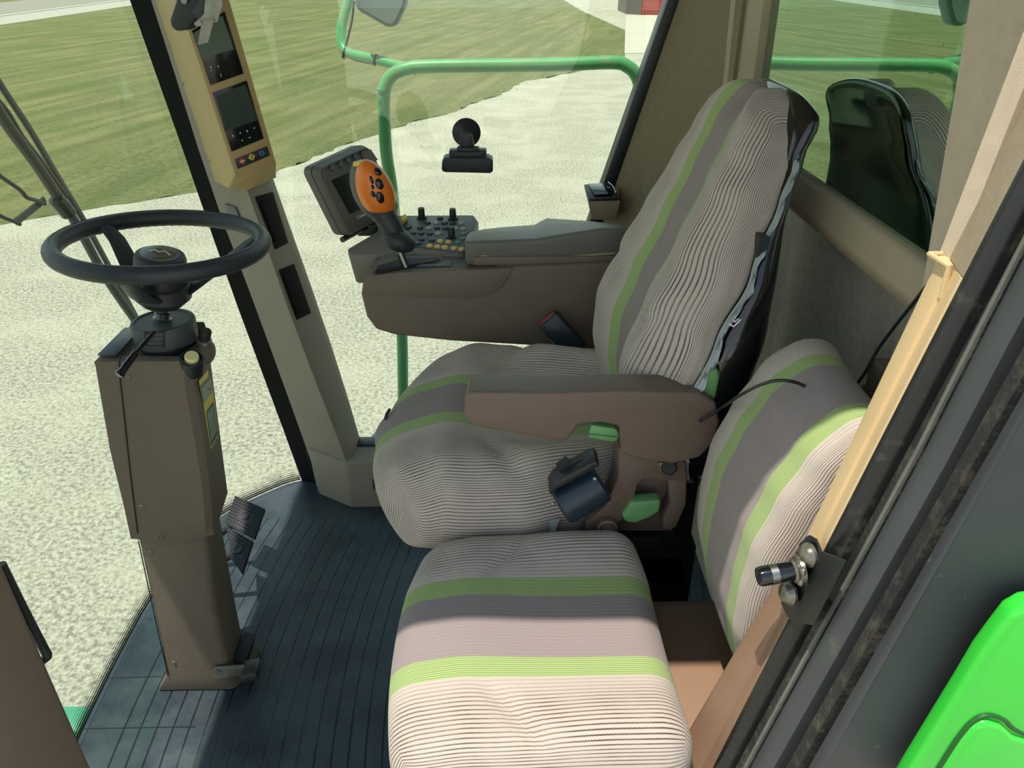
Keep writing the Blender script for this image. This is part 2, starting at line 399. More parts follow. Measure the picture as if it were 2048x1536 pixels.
def lawn_mat():
    m = bpy.data.materials.new('lawn'); m.use_nodes = True; nb = NB(m); N, L = nb.N, nb.L; b = N['Principled BSDF']
    tcn = N.new('ShaderNodeTexCoord'); o = tcn.outputs['Object']
    mp = N.new('ShaderNodeMapping'); L.new(o, mp.inputs['Vector']); mp.inputs['Rotation'].default_value = (0, 0, math.radians(-LAWN_A)); 
    mp.vector_type = 'POINT'
    s = N.new('ShaderNodeSeparateXYZ'); L.new(mp.outputs[0], s.inputs[0])
    mp2 = N.new('ShaderNodeMapping'); L.new(mp.outputs[0], mp2.inputs['Vector']); mp2.inputs['Scale'].default_value = (0.12, 1.6, 1)
    str1 = nb.noise(mp2.outputs[0], 1.0, 4, 0.6)
    a = nb.noise(o, 9, 8, 0.75); c = nb.noise(o, 0.35, 4, 0.6); band = nb.math('PINGPONG', nb.math('ADD', s.outputs[1], 500.0), 1.35)
    col = nb.mix(nb.step(a, 0.3, 0.7), srgb(84, 94, 56), srgb(136, 136, 96))
    col = nb.mix(nb.step(str1, 0.35, 0.65, 0.0, 0.6), col, srgb(150, 144, 104))
    col = nb.mix(nb.step(band, 0.9, 1.3, 0.0, 0.35), col, srgb(92, 98, 60))
    col = nb.mix(nb.step(c, 0.4, 0.65, 0.0, 0.4), col, srgb(90, 106, 60))
    L.new(col, b.inputs['Base Color']); b.inputs['Roughness'].default_value = 0.95; b.inputs['Specular IOR Level'].default_value = 0.05
    bp = N.new('ShaderNodeBump'); bp.inputs['Strength'].default_value = 0.8; bp.inputs['Distance'].default_value = 0.05
    L.new(a, bp.inputs['Height']); L.new(bp.outputs[0], b.inputs['Normal'])
    return m
LAWN_A = 77.0
bm = B(); vs = [bm.verts.new(p) for p in ((-120, -60, GZ-.003), (120, -60, GZ-.003), (120, 160, GZ-.003), (-120, 160, GZ-.003))]; bm.faces.new(vs)
struct('floor_gravel_yard', bm, ground_mat(), loc=(0, 0, GZ-.003))
edge = [(-900, 560), (-400, 500), (0, 448), (120, 427), (250, 406), (390, 384), (470, 366), (540, 349), (600, 326), (640, 309), (700, 286), (760, 268), (790, 256), (850, 236), (900, 226), (945, 206), (1000, 190), (1040, 165), (1090, 156), (1130, 147), (1200, 133), (1250, 117)]
epts = [P(u, v, Z=GZ) for u, v in edge]; fine = []
for a, b_ in zip(epts[:-1], epts[1:]):
    n = max(3, int((b_-a).length/0.18)); n = min(n, 60)
    for i in range(n):
        q = a.lerp(b_, i/n); d = (b_-a).normalized(); q += Vector((-d.y, d.x, 0))*random.uniform(-.04, .04)*(1+q.y/18); fine.append(q)
fine.append(epts[-1])
lawn_pts = fine + [P(1250, 60, Z=GZ), Vector((6.2, 60, GZ)), Vector((6.2, 150, GZ)), Vector((-110, 150, GZ)), Vector((-110, 2, GZ))]
bm = B(); f = bm.faces.new([bm.verts.new(p) for p in lawn_pts]); ex = bmesh.ops.triangulate(bm, faces=[f])
lw = obj('lawn_grass', bm, lawn_mat(), loc=(0, 0, GZ), smooth=False); tag(lw, 'mown striped lawn beyond the pale gravel yard', 'grass', kind='stuff')
# tufts of long grass breaking up the lawn's edge
bm = B()
for q in fine[40:]:
    for _ in range(2):
        b0 = q + Vector((random.uniform(-.25, .25), random.uniform(-.1, .5), 0)); h = random.uniform(.02, .05); a = random.uniform(0, 6.3); wv = Vector((math.cos(a), math.sin(a), 0))*.012
        vs = [bm.verts.new(b0-wv), bm.verts.new(b0+wv), bm.verts.new(b0+Vector((random.uniform(-.03, .03), random.uniform(-.03, .03), h)))]; bm.faces.new(vs)
tag(obj('edge_grass', bm, mat('edge_grass', srgb(132, 148, 88), 0.9), loc=(0, 0, GZ)), 'ragged tufts of grass along the lawn edge', 'grass', kind='stuff')
# road beyond the lawn
ra, rb = P(0, 50, Z=GZ+.01), P(256, 12, Z=GZ+.01); rd = (rb-ra).normalized(); rn = Vector((-rd.y, rd.x, 0)); rn = rn if rn.y > 0 and rn.x < 0 or rn.x < 0 else -rn
def strip(name, off0, off1, m, z, kind=True):
    bm = B(); a = ra-rd*70; b_ = ra+rd*110
    pts = [a+rn*off0, b_+rn*off0, b_+rn*off1, a+rn*off1]
    bm.faces.new([bm.verts.new(Vector((p.x, p.y, z))) for p in pts]); return struct(name, bm, m)
strip('floor_road_shoulder', 0, 3.5, mat('road_shoulder', srgb(176, 172, 160), 0.9, var=0.15, vscale=3), GZ+.01)
strip('floor_road', 3.5, 12.5, mat('asphalt', srgb(150, 142, 132), 0.9, var=0.05, vscale=1), GZ+.02)
strip('trim_1', 3.9, 4.1, M['white'], GZ+.03)
# concrete apron and the barn end
bm = B(); prism(bm, [P(1249, 106, Z=GZ+.02), P(1420, 104, Z=GZ+.02), P(1420, 30, Z=GZ+.02), P(1252, 30, Z=GZ+.02)], [P(1249, 106, Z=GZ+.02)-Vector((0, 0, .1)), P(1420, 104, Z=GZ+.02)-Vector((0, 0, .1)), P(1420, 30, Z=GZ+.02)-Vector((0, 0, .1)), P(1252, 30, Z=GZ+.02)-Vector((0, 0, .1))])
struct('floor_concrete_apron', bm, M['concrete'])
barn = thing('barn', 'barn with grey ribbed wall and red door beyond the concrete apron', 'building', P(1300, 30, Z=GZ))
bl, br = P(1252, 28, Z=GZ), P(1283, 30, Z=GZ); be = P(1420, 34, Z=GZ)
bm = B(); n = 22
pa = []
for i in range(n):
    q = bl.lerp(br, i/(n-1)); q.y += 0.05*(i % 2); pa.append(q)
prism(bm, pa+[br+Vector((0, 4, 0)), bl+Vector((0, 4, 0))], [p+Vector((0, 0, 4)) for p in pa+[br+Vector((0, 4, 0)), bl+Vector((0, 4, 0))]])
obj('wall', bm, M['barngrey'], barn, smooth=False)
bm = B(); dr = [br, be, be+Vector((0, .2, 0)), br+Vector((0, .2, 0))]; prism(bm, dr, [p+Vector((0, 0, 3.6)) for p in dr]); door = obj('door', bm, M['barnred'], barn, smooth=False)
bm = B()
for t in (0.02, 0.5, 0.98):
    q = br.lerp(be, t); box(bm, q+Vector((0, -.03, 1.8)), (.09, .06, 3.6))
for z in (.35, 1.2, 2.2): 
    q = br.lerp(be, .5); box(bm, q+Vector((0, -.05, z)), ((be-br).length, .05, .07), rot=rot_from(be-br, (0, 0, 1)).to_3x3())
obj('door_brace', bm, mat('barn_brace', srgb(190, 100, 92), 0.7), door, smooth=False)

# ================================================================== CAB SHELL
def floor_mat():
    m = bpy.data.materials.new('rubber_floor_mat'); m.use_nodes = True; nb = NB(m); N, L = nb.N, nb.L; b = N['Principled BSDF']
    g = N.new('ShaderNodeNewGeometry'); s = N.new('ShaderNodeSeparateXYZ'); L.new(g.outputs['Position'], s.inputs[0])
    dx = nb.math('SUBTRACT', s.outputs[0], 2.35); dy = nb.math('SUBTRACT', s.outputs[1], 1.30)
    r = nb.math('SQRT', nb.math('ADD', nb.math('MULTIPLY', dx, dx), nb.math('MULTIPLY', dy, dy)))
    per = 0.037; t = nb.math('PINGPONG', nb.math('ADD', r, 0.006), per/2)
    gr = nb.step(t, 0.0010, 0.0022, 1.0, 0.0)
    # no grooves in the border next to the windscreen and post
    msk = nb.math('MULTIPLY', nb.step(r, 3.22, 3.225, 1.0, 0.0), nb.step(s.outputs[1], 1.925, 1.93, 1.0, 0.0))
    cross1 = nb.step(nb.math('ABSOLUTE', nb.math('SUBTRACT', s.outputs[1], nb.math('ADD', 1.335, nb.math('MULTIPLY', s.outputs[0], 0.02)))), 0.0008, 0.0016, 1.0, 0.0)
    cross2 = nb.step(nb.math('ABSOLUTE', nb.math('SUBTRACT', s.outputs[1], 1.175)), 0.0008, 0.0016, 1.0, 0.0)
    lx = nb.step(s.outputs[0], -0.70, -0.699, 1.0, 0.0)
    gr = nb.math('MAXIMUM', nb.math('MULTIPLY', gr, msk), nb.math('MULTIPLY', nb.math('MAXIMUM', cross1, cross2), lx))
    a = nb.noise(g.outputs['Position'], 6, 8, 0.7); sc = nb.noise(g.outputs['Position'], 60, 4, 0.8)
    base = nb.mix(nb.step(a, 0.35, 0.7), srgb(40, 52, 60), srgb(62, 76, 82))
    base = nb.mix(nb.step(sc, 0.62, 0.78, 0.0, 0.5), base, srgb(110, 116, 112))
    dgr = nb.mix(nb.step(nb.noise(g.outputs['Position'], 3.0, 3), 0.5, 0.62), srgb(14, 20, 24), srgb(70, 76, 70))
    col = nb.mix(gr, base, dgr); L.new(col, b.inputs['Base Color'])
    b.inputs['Roughness'].default_value = 0.42; L.new(nb.step(a, 0.3, 0.7, 0.34, 0.55), b.inputs['Roughness'])
    bp = N.new('ShaderNodeBump'); bp.inputs['Strength'].default_value = 1.0; bp.inputs['Distance'].default_value = 0.003
    L.new(nb.math('ADD', nb.math('MULTIPLY', gr, -1.0), nb.math('MULTIPLY', sc, 0.08)), bp.inputs['Height']); L.new(bp.outputs[0], b.inputs['Normal'])
    return m
WS = [(-0.62, 2.135), (-0.70, 2.108), (-0.78, 2.045), (-0.85, 1.975), (-0.905, 1.88), (-0.94, 1.74), (-0.962, 1.56), (-0.966, 1.40), (-0.962, 1.24), (-0.955, 1.12), (-0.935, .95), (-0.90, .80), (-0.84, .68), (-0.74, .56), (-0.66, .50)]
wsp = [(p.x, p.y) for p in smooth_path([Vector((x, y, 0)) for x, y in WS], 4)]
bm = B(); loop = [Vector((x, y, 0)) for x, y in wsp] + [Vector((.62, .50, 0)), Vector((.62, 2.135, 0))]
prism(bm, [p for p in loop], [p-Vector((0, 0, .05)) for p in loop]); struct('floor', bm, floor_mat(), smooth=False)
# roof
bm = B(); RZ = 1.95; ROOF_Y = 0.605
lp = [Vector((-1.06, ROOF_Y, RZ)), Vector((.75, ROOF_Y, RZ)), Vector((.75, 2.20, RZ)), Vector((-1.06, 2.20, RZ))]
prism(bm, lp, [p+Vector((0, 0, .12)) for p in lp], bev=.02); struct('ceiling', bm, M['liner'])
# curved windscreen with its dotted border
def ws_pt(t, z, off=0.0):
    n = len(wsp)-1; x = t*n; i = min(int(x), n-1); fr = x-i
    a, b_ = Vector(wsp[i]), Vector(wsp[i+1]); p = a.lerp(b_, fr); c = Vector((-0.3, 1.30)); d = (p-c)
    k = 1+0.10*z
    nn = Vector((b_-a)).orthogonal().normalized(); 
    q = c + Vector((d.x*(1+0.20*z/0.65*0.65), d.y*k)); dd = d.normalized()
    return Vector((q.x+dd.x*off, q.y+dd.y*off, z))
bm = B(); grid(bm, lambda s, t: ws_pt(0.045+s*0.91, 0.01+t*1.9, -0.004), 50, 14); thicken(bm, 0.004); struct('window_1', bm, M['glassclear'])
def frit_mat():
    m = bpy.data.materials.new('dotted_border'); m.use_nodes = True; nb = NB(m); N, L = nb.N, nb.L; b = N['Principled BSDF']; b.inputs['Roughness'].default_value = .8
    uv = N.new('ShaderNodeUVMap'); uv.uv_map = 'UVMap'; s = N.new('ShaderNodeSeparateXYZ'); L.new(uv.outputs[0], s.inputs[0])
    k = 0.0075
    row = nb.math('FLOOR', nb.math('DIVIDE', s.outputs[1], k)); xo = nb.math('ADD', s.outputs[0], nb.math('MULTIPLY', row, k/2))
    fx = nb.math('SUBTRACT', nb.math('FRACT', nb.math('DIVIDE', xo, k)), 0.5); fy = nb.math('SUBTRACT', nb.math('FRACT', nb.math('DIVIDE', s.outputs[1], k)), 0.5)
    d = nb.math('SQRT', nb.math('ADD', nb.math('MULTIPLY', fx, fx), nb.math('MULTIPLY', fy, fy)))
    lim = nb.step(s.outputs[1], 0.0, 0.05, 0.52, 0.12)
    al = nb.math('LESS_THAN', d, lim); L.new(al, b.inputs['Alpha']); b.inputs['Base Color'].default_value = srgb(60, 66, 62)
    return m
bm = B(); WL = 4.2; grid(bm, lambda s, t: ws_pt(0.045+s*0.91, 0.012+t*0.05, -0.014), 60, 3, uv=lambda s, t: (s*WL, t*0.05)); thicken(bm, .0005)
struct('trim_2', bm, frit_mat())
# far side window: black sill frame, pane, rear frame
YF = 2.10
bm = B(); prism(bm, [P(700, 905, Y=YF), P(1215, 395, Y=YF), P(1385, 0, Y=YF)+Vector((.05, 0, .1)), P(440, 0, Y=YF)+Vector((0, 0, .1)), P(560, 420, Y=YF)], [p+Vector((0, .004, 0)) for p in [P(700, 905, Y=YF), P(1215, 395, Y=YF), P(1385, 0, Y=YF)+Vector((.05, 0, .1)), P(440, 0, Y=YF)+Vector((0, 0, .1)), P(560, 420, Y=YF)]])
bm.free()
fp = [(-0.62, .02), (0.60, .02), (0.60, .60), (0.30, 0.97), (0.49, 1.50), (0.56, 1.9), (-0.80, 1.9), (-0.72, 1.2)]
bm = B(); prism(bm, [Vector((x, YF, z)) for x, z in fp], [Vector((x, YF+.004, z)) for x, z in fp]); struct('window_2', bm, M['glassclear'], smooth=False)
# black frame strip along window's rear edge and bottom
def ribbon(bm, pts0, pts1, y0, y1):
    n = len(pts0)
    for i in range(n-1):
        A = [Vector((pts0[i][0], y0, pts0[i][1])), Vector((pts1[i][0], y0, pts1[i][1])), Vector((pts1[i+1][0], y0, pts1[i+1][1])), Vector((pts0[i+1][0], y0, pts0[i+1][1]))]
        prism(bm, A, [Vector((p.x, y1, p.z)) for p in A])
bm = B()
L0 = [P(1336, 0, Y=2.08), P(1205, 372, Y=2.08)]; L1 = [P(1373, 0, Y=2.08), P(1243, 372, Y=2.08)]
up = (L0[0]-L0[1]).normalized()
q = [L0[0]+up*.4, L1[0]+up*.4, L1[1]-up*.85, L0[1]-up*.85]
prism(bm, q, [Vector((p.x, 2.14, p.z)) for p in q], bev=.004)
struct('trim_3', bm, M['blackpaint'])
bm = B(); box(bm, (-.06, 2.10, .155), (1.0, .05, .035), bev=.006); box(bm, (-.06, 2.08, .125), (1.0, .03, .03), bev=.004); struct('trim_4', bm, M['blackpaint'])
# rear pillar, far side (fabric lined) from window frame round to rear wall
bm = B()
def rp_pt(s, t):
    z = lerp(0.15, 1.9, t); q = lerp(L1[1].x, L1[0].x, (z-L1[1].z)/(L1[0].z-L1[1].z))
    a = Vector((q, 2.085, z)); b_ = Vector((q+.03, 2.03, z)); d = Vector((XW, 1.70, z)); c = Vector((min(q+.10, XW), 1.92, z))
    pts = [a, b_, c, d]; u = s
    return (a*(1-u)**3+b_*3*u*(1-u)**2+c*3*u*u*(1-u)+d*u**3)
grid(bm, rp_pt, 14, 12); thicken(bm, .02)
struct('wall_right', bm, mat('pillar_fabric', srgb(132, 122, 98), .95, spec=.1, bump=.35, bscale=1400, var=.06, vscale=60))
# rear wall: carpet below the window, sill ledge, right strip by the door, narrow strip by the far corner
bm = B(); grid(bm, lambda s, t: Vector((XW+.095+0.006*math.sin(s*9)*t*(1-t)*4+ (0.012*sst(.40, .43, s)-0.012*sst(.43, .50, s)), lerp(2.12, .62, s), lerp(0.0, ZK(1.10), t))), 60, 10); thicken(bm, .03); struct('wall_back', bm, M['carpet'])
bm = B(); pr = [(XW+.03, ZK(1.172)), (XW-.005, ZK(1.172)), (XW-.010, ZK(1.167)), (XW-.020, ZK(1.124)), (XW-.018, ZK(1.116)), (XW-.004, ZK(1.094)), (XW+.12, ZK(1.08)), (XW+.12, ZK(1.172))]
prism(bm, [Vector((x, 1.72, z)) for x, z in pr], [Vector((x, .80, z)) for x, z in pr], bev=.002); struct('trim_5', bm, M['sill'])
# vertical trim at far corner of rear window
bm = B(); a0, a1 = P(1480, 0, X=XW-.012), P(1464, 160, X=XW-.012); b0, b1 = P(1527, 0, X=XW-.012), P(1506, 160, X=XW-.012)
def ext(p, q, z): t = (z-q.z)/(p.z-q.z); return q.lerp(p, t)
A = [ext(a0, a1, ZK(1.15)), ext(a0, a1, 1.85), ext(b0, b1, 1.85), ext(b0, b1, ZK(1.15))]
prism(bm, A, [p+Vector((.03, 0, 0)) for p in A], bev=.003)
A = [ext(a0, a1, ZK(1.15))+Vector((-.01, .035, 0)), ext(a0, a1, 1.85)+Vector((-.01, .035, 0)), ext(a0, a1, 1.85)+Vector((-.01, .0, 0)), ext(a0, a1, ZK(1.15))+Vector((-.01, 0, 0))]
prism(bm, A, [p+Vector((.03, 0, 0)) for p in A], bev=.003)
struct('trim_6', bm, M['sill'])
# rear glass
g0 = ext(b0, b1, ZK(1.15)); g1 = ext(b0, b1, 1.85); c0 = P(1885, 520, X=XW-.002); c1 = P(1975, 0, X=XW-.002)
bm = B(); A = [Vector((XW+.004, g0.y+.02, ZK(1.15))), Vector((XW+.004, g1.y+.02, 1.85)), Vector((XW+.004, ext(c1, c0, 1.85).y-.02, 1.85)), Vector((XW+.004, ext(c1, c0, ZK(1.15)).y-.02, ZK(1.15)))]
prism(bm, A, [p+Vector((.005, 0, 0)) for p in A]); struct('window_3', bm, M['glassrear'], smooth=False)
# near rear lining between rear window and door post, wraps round to the jamb
bm = B()
def near_lin(s, t):
    z = lerp(1.16, 1.9, t); y0 = ext(c1, c0, z).y
    a = Vector((XW, y0, z)); d = Vector((.415+.10*(z-1.3), .655, z)); c = Vector((XW-.01, .67, z)); b_ = Vector((XW, .75, z))
    u = s; return (a*(1-u)**3+b_*3*u*(1-u)**2+c*3*u*u*(1-u)+d*u**3)
grid(bm, near_lin, 16, 12); thicken(bm, .02); struct('wall_back_left', bm, mat('light_lining', srgb(196, 182, 160), .95, spec=.1, bump=.35, bscale=1400, var=.05, vscale=60))
bm = B()
def near_low(s, t):
    z = lerp(0.0, 1.16, t); x1 = interp(z, [(0, .10), (.57, .24), (.95, .345), (1.10, .375)])
    a = Vector((XW+.10, .80, z)); d = Vector((x1+.10, .665, z)); c = Vector((XW+.09, .667, z)); b_ = Vector((XW+.10, .70, z))
    u = s; return (a*(1-u)**3+b_*3*u*(1-u)**2+c*3*u*u*(1-u)+d*u**3)
grid(bm, near_low, 16, 12); thicken(bm, .02); struct('wall_left', bm, M['browntrim'])
# machine body behind the rear window
bm = B(); grid(bm, lambda s, t: Vector((1.25+.05*math.sin(s*30), lerp(.4, 2.6, s), lerp(.9, 2.0, t))), 40, 4); thicken(bm, .02)
tag(obj('tank_wall', bm, mat('tank_wall', srgb(128, 146, 156), 0.6, var=0.2, vscale=4)), 'pale grey machine wall behind the tinted rear window', 'panel')
bm = B()
def chaff(s, t):
    y = lerp(.4, 2.6, s); top = 1.24+0.10*(y-1.0)+0.012*math.sin(y*70)+0.010*math.sin(y*173); return Vector((lerp(.72, 1.1, t), y, lerp(1.0, top+.02*random.random(), min(1, t*3)) if t < .34 else top+.05*t+.01*random.random()))
grid(bm, chaff, 120, 8); tag(obj('chaff_heap', bm, mat('chaff', srgb(54, 60, 50), 1.0, spec=0.05, bump=1.0, bscale=300, var=0.3, vscale=60)), 'dark heap of chaff lying behind the rear window', 'debris', kind='stuff')

# ------------------------------------------------------------------ door post in the foreground, built band by band across the jamb
def ltab(pts, y):
    t = sorted([(P(u, v, Y=y).z, P(u, v, Y=y).x) for u, v in pts])
    def f(z):
        if z <= t[0][0]: (a, xa), (b, xb) = t[0], t[-1]
        elif z >= t[-1][0]: (a, xa), (b, xb) = t[max(0, len(t)-3)], t[-1]
        else:
            for (a, xa), (b, xb) in zip(t[:-1], t[1:]):
                if z <= b: break
        return xa+(xb-xa)*(z-a)/(b-a)
    return f
fa_up = ltab([(1880, 520), (1600, 1110)], .66); fa_lo = ltab([(1562, 1155), (1338, 1536)], .66)
fb = ltab([(1903, 540), (1636, 1078)], .64)
fc = ltab([(1935, 536), (1424, 1536)], .61)
fs_ = ltab([(1783, 936), (1521, 1424)], .592)
fd = ltab([(2048, 472), (1814, 936), (1498, 1514)], .575); fe = ltab([(2048, 624), (1885, 936), (1545, 1536)], .545)
fg = ltab([(1963, 936), (1631, 1514)], .50); fh = ltab([(1990, 936), (1650, 1536)], .485)
ff = ltab([(1910, 936), (1571, 1536)], .53); ff2 = ltab([(1938, 936), (1606, 1514)], .512)
def jamb(prof, z0, z1, n=14, bev=0.0):
    bm = B(); zs = [lerp(z0, z1, i/(n-1)) for i in range(n)]
    L = [[Vector((x, y, z)) for x, y in prof(z)] for z in zs]
    prism(bm, L[0], L[-1], mid=L[1:-1]); return bm
zt0, zt1 = .958, 1.30
bm = jamb(lambda z: [(fa_up(z)+.06, .668), (fa_up(z)+.003, .668), (fa_up(z), .662), (fb(z)-.001, .642), (fb(z)+.002, .640), (fb(z)+.001, .637), (fc(z), .613), (fc(z)+.004, .608), (fc(z)+.06, .607)], zt0, zt1)
a = Vector((fa_up(zt1)-.004, .672, zt1)); b_ = Vector((fb(zt1)-.003, .640, zt1))
tube(bm, [a+Vector((.03, .0, -.0)), a, b_, b_+Vector((.0, 0, -.03))], .003, 8)
struct('trim_7', bm, M['tanlight'])
bm = jamb(lambda z: [(fa_lo(z)+.06, .668), (fa_lo(z)+.003, .668), (fa_lo(z), .662), (lerp(fa_lo(z), fc(z), .78)-.001, .630), (lerp(fa_lo(z), fc(z), .78)+.003, .627), (fc(z), .613), (fc(z)+.003, .608), (fc(z)+.06, .607)], 0.10, .956)
struct('trim_8', bm, M['browntrim'])
# fabric-clad strip above the tan cover
bm = jamb(lambda z: [(fa_up(z)+.06, .668), (fa_up(z)+.012, .668), (fa_up(z)+.006, .655), (fc(z)+.001, .613), (fc(z)+.006, .608), (fc(z)+.06, .607)], 1.301, 1.62)
struct('trim_9', bm, M['liner'])
bm = jamb(lambda z: [(fc(z)+.05, .608)]+[(lerp(fc(z)-.001, fs_(z)-.001, k/8)-.006*math.sin(math.pi*k/8), lerp(.608, .593, k/8)) for k in range(9)]+[(fs_(z)+.05, .592)], .10, 1.62)
struct('trim_10', bm, mat('door_seal', srgb(26, 30, 30), .32, var=.1, vscale=20, dust=(srgb(96, 90, 74), .55, .85, 26)))
bm = jamb(lambda z: [(fs_(z)+.05, .5925), (fs_(z)+.006, .592), (fd(z)+.008, .579), (fd(z)+.001, .577), (fd(z), .573), (fd(z)+.002, .570), (fd(z)+.05, .570)], .10, 1.62)
struct('trim_11', bm, M['dusty'])
bm = jamb(lambda z: [(fd(z)+.04, .5755), (fd(z)-.001, .5755), (fd(z)-.002, .573), (fd(z)-.001, .5705), (fd(z)+.04, .5705)], .10, 1.62)
struct('trim_14', bm, mat('grey_lip', srgb(98, 100, 92), .55, var=.15, vscale=30))
bm = jamb(lambda z: [(fd(z)+.06, .570), (fd(z)+.006, .570)]+[(lerp(fd(z), fe(z), .1+.9*k/8)-.004*math.sin(math.pi*k/8)+.002, lerp(.568, .546, k/8)) for k in range(9)]+[(fe(z)+.06, .545)], .10, 1.62)
struct('trim_12', bm, M['rubber'])
bm = jamb(lambda z: [(fe(z)+.07, .544), (fe(z)+.025, .543), (ff(z)+.018, .533), (ff(z)+.001, .531), (ff2(z)+.003, .514), (ff2(z)+.016, .511), (fg(z)+.012, .502), (fg(z)+.06, .502)], .10, 1.62)
struct('trim_13', bm, M['dusty'])
bm = jamb(lambda z: [(fg(z)+.05, .502)]+[(lerp(fg(z), fh(z), k/6)-.002*math.sin(math.pi*k/6), lerp(.501, .486, k/6)-.003*math.sin(math.pi*k/6)) for k in range(7)]+[(fh(z)+.004, .488), (.80, .470), (.80, .49), (fh(z)+.05, .505)], .10, 1.62)
struct('wall_outer', bm, M['panelblack'])
for k, (u, v, y) in enumerate([(1720, 1132, .565), (1522, 1498, .565)]):
    pass
# green side panel with a rounded recess cover
gp = [(2060, 1212), (2026, 1232), (1998, 1268), (1965, 1312), (1930, 1370), (1826, 1536), (1780, 1612)]
A = [P(u, v, Y=.455) for u, v in gp]; A += [A[-1]+Vector((.5, -.01, -.1)), A[0]+Vector((.4, -.01, .07))]
side = thing('side_panel', 'glossy bright green body panel outside the black door frame, bottom right corner', 'panel', (A[0].x, .45, A[-1].z))
bm = B(); prism(bm, A, [p+Vector((0, .02, 0)) for p in A], bev=.006, seg=3); sp_o = obj('panel', bm, M['green'], side)
cv = [(2048+60, 1500), (2030, 1478), (2005, 1455), (1975, 1446), (1950, 1456), (1925, 1486), (1890, 1540), (1850, 1610), (2048+60, 1640)]
bm = B(); A = [P(u, v, Y=.448) for u, v in cv]; prism(bm, A, [p+Vector((0, .02, 0)) for p in A], bev=.005, seg=3); obj('cover', bm, M['green'], side)
bm = B(); A = smooth_path([P(u, v, Y=.4535) for u, v in [(2110, 1492), (2034, 1462), (2008, 1440), (1975, 1430), (1948, 1440), (1920, 1470), (1884, 1525), (1840, 1600)]], 5); tube(bm, A, .0022, 6, sq=(1, 1)); obj('recess_gap', bm, mat('recess_green', srgb(20, 84, 26), .5), side)
# door striker
st = thing('door_striker', 'black steel striker plate with pin and two bolts on the door post', 'door striker', P(1610, 1245, Y=.61))
bm = B()
pl = [(1632, 1069), (1645, 1078), (1658, 1104), (1606, 1244), (1590, 1232), (1577, 1205), (1578, 1170), (1615, 1085)]
ys = [.622, .616, .596, .594, .603, .614, .624, .622]
A = [P(u, v, Y=y)+Vector((-.006, 0, 0)) for (u, v), y in zip(pl, ys)]
prism(bm, A, [p+Vector((-.003, -.001, 0)) for p in A], bev=.0008)
q = [P(1655, 1101, Y=.596)+Vector((-.006, 0, 0)), P(1694, 1119, Y=.562), P(1629, 1247, Y=.562), P(1598, 1240, Y=.594)+Vector((-.006, 0, 0))]
prism(bm, q, [p+Vector((-.002, -.003, 0)) for p in q], bev=.0008); obj('plate', bm, M['blackpaint'], st)
pc = P(1613, 1139, Y=.606)+Vector((-.008, 0, 0)); tip = P(1560, 1127, Y=.600)
ax = Vector((-1, -.10, -.12)).normalized(); tip = pc+ax*.044
bm = B(); lathe(bm, [(.0105, 0), (.0115, .003), (.0105, .004), (.0105, .041), (.0095, .044), (.002, .0445)], pc, ax, 24); pin = obj('pin', bm, M['gloss'], st)
bm = B(); lathe(bm, [(.0107, .024), (.0107, .032)], pc, ax, 24, cap=False); obj('worn_ring', bm, M['metal'], pin)
bm = B(); lathe(bm, [(.016, -.002), (.015, .002), (.012, .004), (.0135, .006), (.011, .008)], pc, ax, 20)
for a in range(5): ellipsoid(bm, pc+Vector((-.001, math.cos(a*1.26)*.012, math.sin(a*1.26)*.012)), (.004, .006, .005), 8, 6)
obj('weld_bead', bm, M['boltdark'], st)
for (u, v, y) in ((1631, 1110, .608), (1592, 1186, .608)):
    bm = B(); c = P(u, v, Y=y)+Vector((-.008, 0, 0))
    lathe(bm, [(.0135, -.002), (.0135, 0.001), (.0115, .003), (.0105, .0055), (.007, .008), (.001, .009)], c, (-1, -.25, .1), 20); obj('bolt', bm, M['boltdark'], st)

# ------------------------------------------------------------------ far front post with trim
def lt(pts, y): return ltab(pts, y)
pA = lt([(262, 0), (396, 380), (454, 551), (581, 893)], 2.125); pB = lt([(303, 0), (427, 394), (513, 619), (612, 893)], 2.085)
pC = lt([(502, 400), (588, 653), (649, 807), (684, 900)], 1.995); pD = lt([(557, 414), (601, 534), (683, 773), (717, 895)], 2.085)
front = thing('front_post', 'grey-brown front corner post trim right of the steering wheel', 'post', (-.60, 2.05, .13))
def sec(fs, ys, z0, z1, n=10):
    bm = B(); L = []
    for i in range(n):
        z = lerp(z0, z1, i/(n-1)); L.append([Vector((f(z)+dx, y, z)) for f, y, dx in fs])
    prism(bm, L[0], L[-1], mid=L[1:-1]); return bm
bm = sec([(pB, 2.085, 0), (lambda z: lerp(pB(z), pC(z), .93), 2.000, 0), (pC, 1.995, 0.0), (lambda z: lerp(pC(z), pD(z), .15), 2.003, 0), (pD, 2.085, 0), (pD, 2.12, 0), (pB, 2.12, 0)], None, .10, 1.9)
obj('post_cover', bm, M['post'], front)
bm = sec([(pA, 2.125, 0), (pA, 2.118, 0), (pB, 2.10, .002), (pB, 2.14, .02), (pA, 2.14, 0)], None, .0, 1.9)
obj('glass_seal', bm, mat('matt_black', srgb(14, 17, 17), .8, spec=.2), front)
def on_side(u, v):
    z = P(u, v, Y=2.04).z; c, d = Vector((pC(z), 1.995, z)), Vector((pD(z), 2.085, z))
    o = CC; r = (P(u, v, D=1)-CC); n = (d-c).cross(Vector((pC(z+.1)-pC(z), 0, .1))).normalized()
    return o + r*((c-o).dot(n)/r.dot(n)), n
